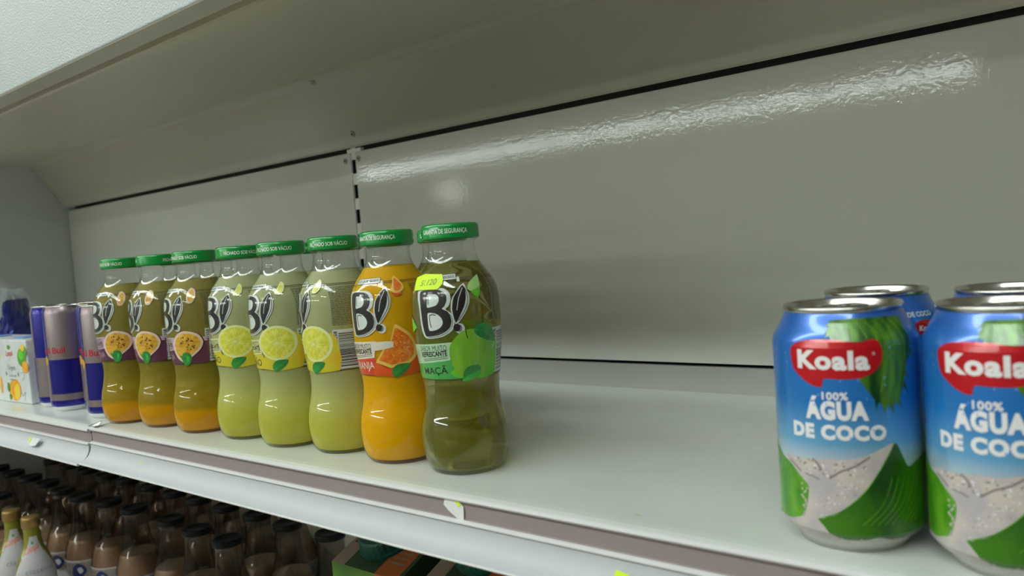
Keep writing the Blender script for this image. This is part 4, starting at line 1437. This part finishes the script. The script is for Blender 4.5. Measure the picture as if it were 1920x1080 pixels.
# cartons under the rail
M['cbrown'] = mat('carton_brown', (0.27, 0.18, 0.14), 0.45)
M['cgreen'] = mat('carton_green', (0.10, 0.22, 0.02), 0.4, noise=(30, (0.05, 0.14, 0.02), 0.4, 0.7))
M['cdark'] = mat('carton_dark_green', (0.02, 0.045, 0.015), 0.4)
M['corange'] = mat('carton_orange', (0.40, 0.10, 0.02), 0.4)
M['teal'] = mat('teal_cap', (0.008, 0.08, 0.052), 0.4)


def carton(name, label, loc):
    t = thing(name, label, 'carton', loc, 0)
    H0, H1, w, d = 0.2995, 0.3220, 0.078, 0.058
    bm = bmesh.new()
    cols = [(0.0, 0.016, 2), (0.016, 0.052, 3), (0.052, 0.076, 1), (0.076, 0.078, 3)]
    xs = [0.0, 0.015, 0.050, 0.074, w]
    topm = [0, 3, 2, 3]
    frm = [1, 1, 2, 3]
    for i in range(4):
        a, b = xs[i], xs[i + 1]
        for q, mi in ((((a, 0, 0), (b, 0, 0), (b, 0, H0), (a, 0, H0)), frm[i]), (((a, 0, H0), (b, 0, H0), (b, d, H1), (a, d, H1)), topm[i]), (((a, d, H1), (b, d, H1), (b, d, 0), (a, d, 0)), 3)):
            f = bm.faces.new([bm.verts.new(p) for p in q])
            f.material_index = mi
    for x in (0, w):
        f = bm.faces.new([bm.verts.new(p) for p in ((x, 0, 0), (x, 0, H0), (x, d, H1), (x, d, 0))])
        f.material_index = 3 if x else 1
    bmesh.ops.remove_doubles(bm, verts=bm.verts, dist=1e-5)
    obj('carton_body', bm, ['cbrown', 'cgreen', 'corange', 'cdark'], t)
    sl = (H1 - H0) / d
    bm = bmesh.new()
    seg = 60
    pr = [(0.0195, 0.0002), (0.0195, 0.0020), (0.0180, 0.0026), (0.0178, 0.0105), (0.0165, 0.0120), (0, 0.0120)]
    rings = []
    for r, z in pr[:-1]:
        rings.append([bm.verts.new(((r - (0.0004 if (k % 2 and 0.0025 < z < 0.011) else 0)) * math.cos(2 * PI * k / seg), (r - (0.0004 if (k % 2 and 0.0025 < z < 0.011) else 0)) * math.sin(2 * PI * k / seg), z)) for k in range(seg)])
    for A, B in zip(rings, rings[1:]):
        for k in range(seg):
            bm.faces.new((A[k], A[(k + 1) % seg], B[(k + 1) % seg], B[k]))
    bm.faces.new(rings[-1])
    c = obj('screw_cap', bm, 'teal', t)
    c.location = (0.0335, 0.031, H0 + sl * 0.031)
    c.scale = (1.2, 1.2, 1.1)
    c.rotation_euler = (math.atan(sl), 0, 0)
    a = Art(lambda u, v, l: (u / 1000, v / 1000, H0 + sl * v / 1000 + 0.0003), flat=True)
    a.text('Pura', 3.5, 7.0, 22, 50, 'black', 0, rot=90, bold=0.03)
    a.text('fruta', 8.5, 12.5, 24, 52, 'black', 0, rot=90, bold=0.03)
    for k in range(7):
        a.rect(53, 70, 12 + 5 * k, 14 + 5 * k, 'cbrown', 0)
    a.build('top_lettering', t)
    return t


carton('drink_carton', 'green and orange drink carton with teal screw cap, left one under the shelf rail', (-0.5030, 0.030, ZL))
carton('drink_carton', 'drink carton with teal screw cap, right one mostly hidden by the rail', (-0.4130, 0.046, ZL))
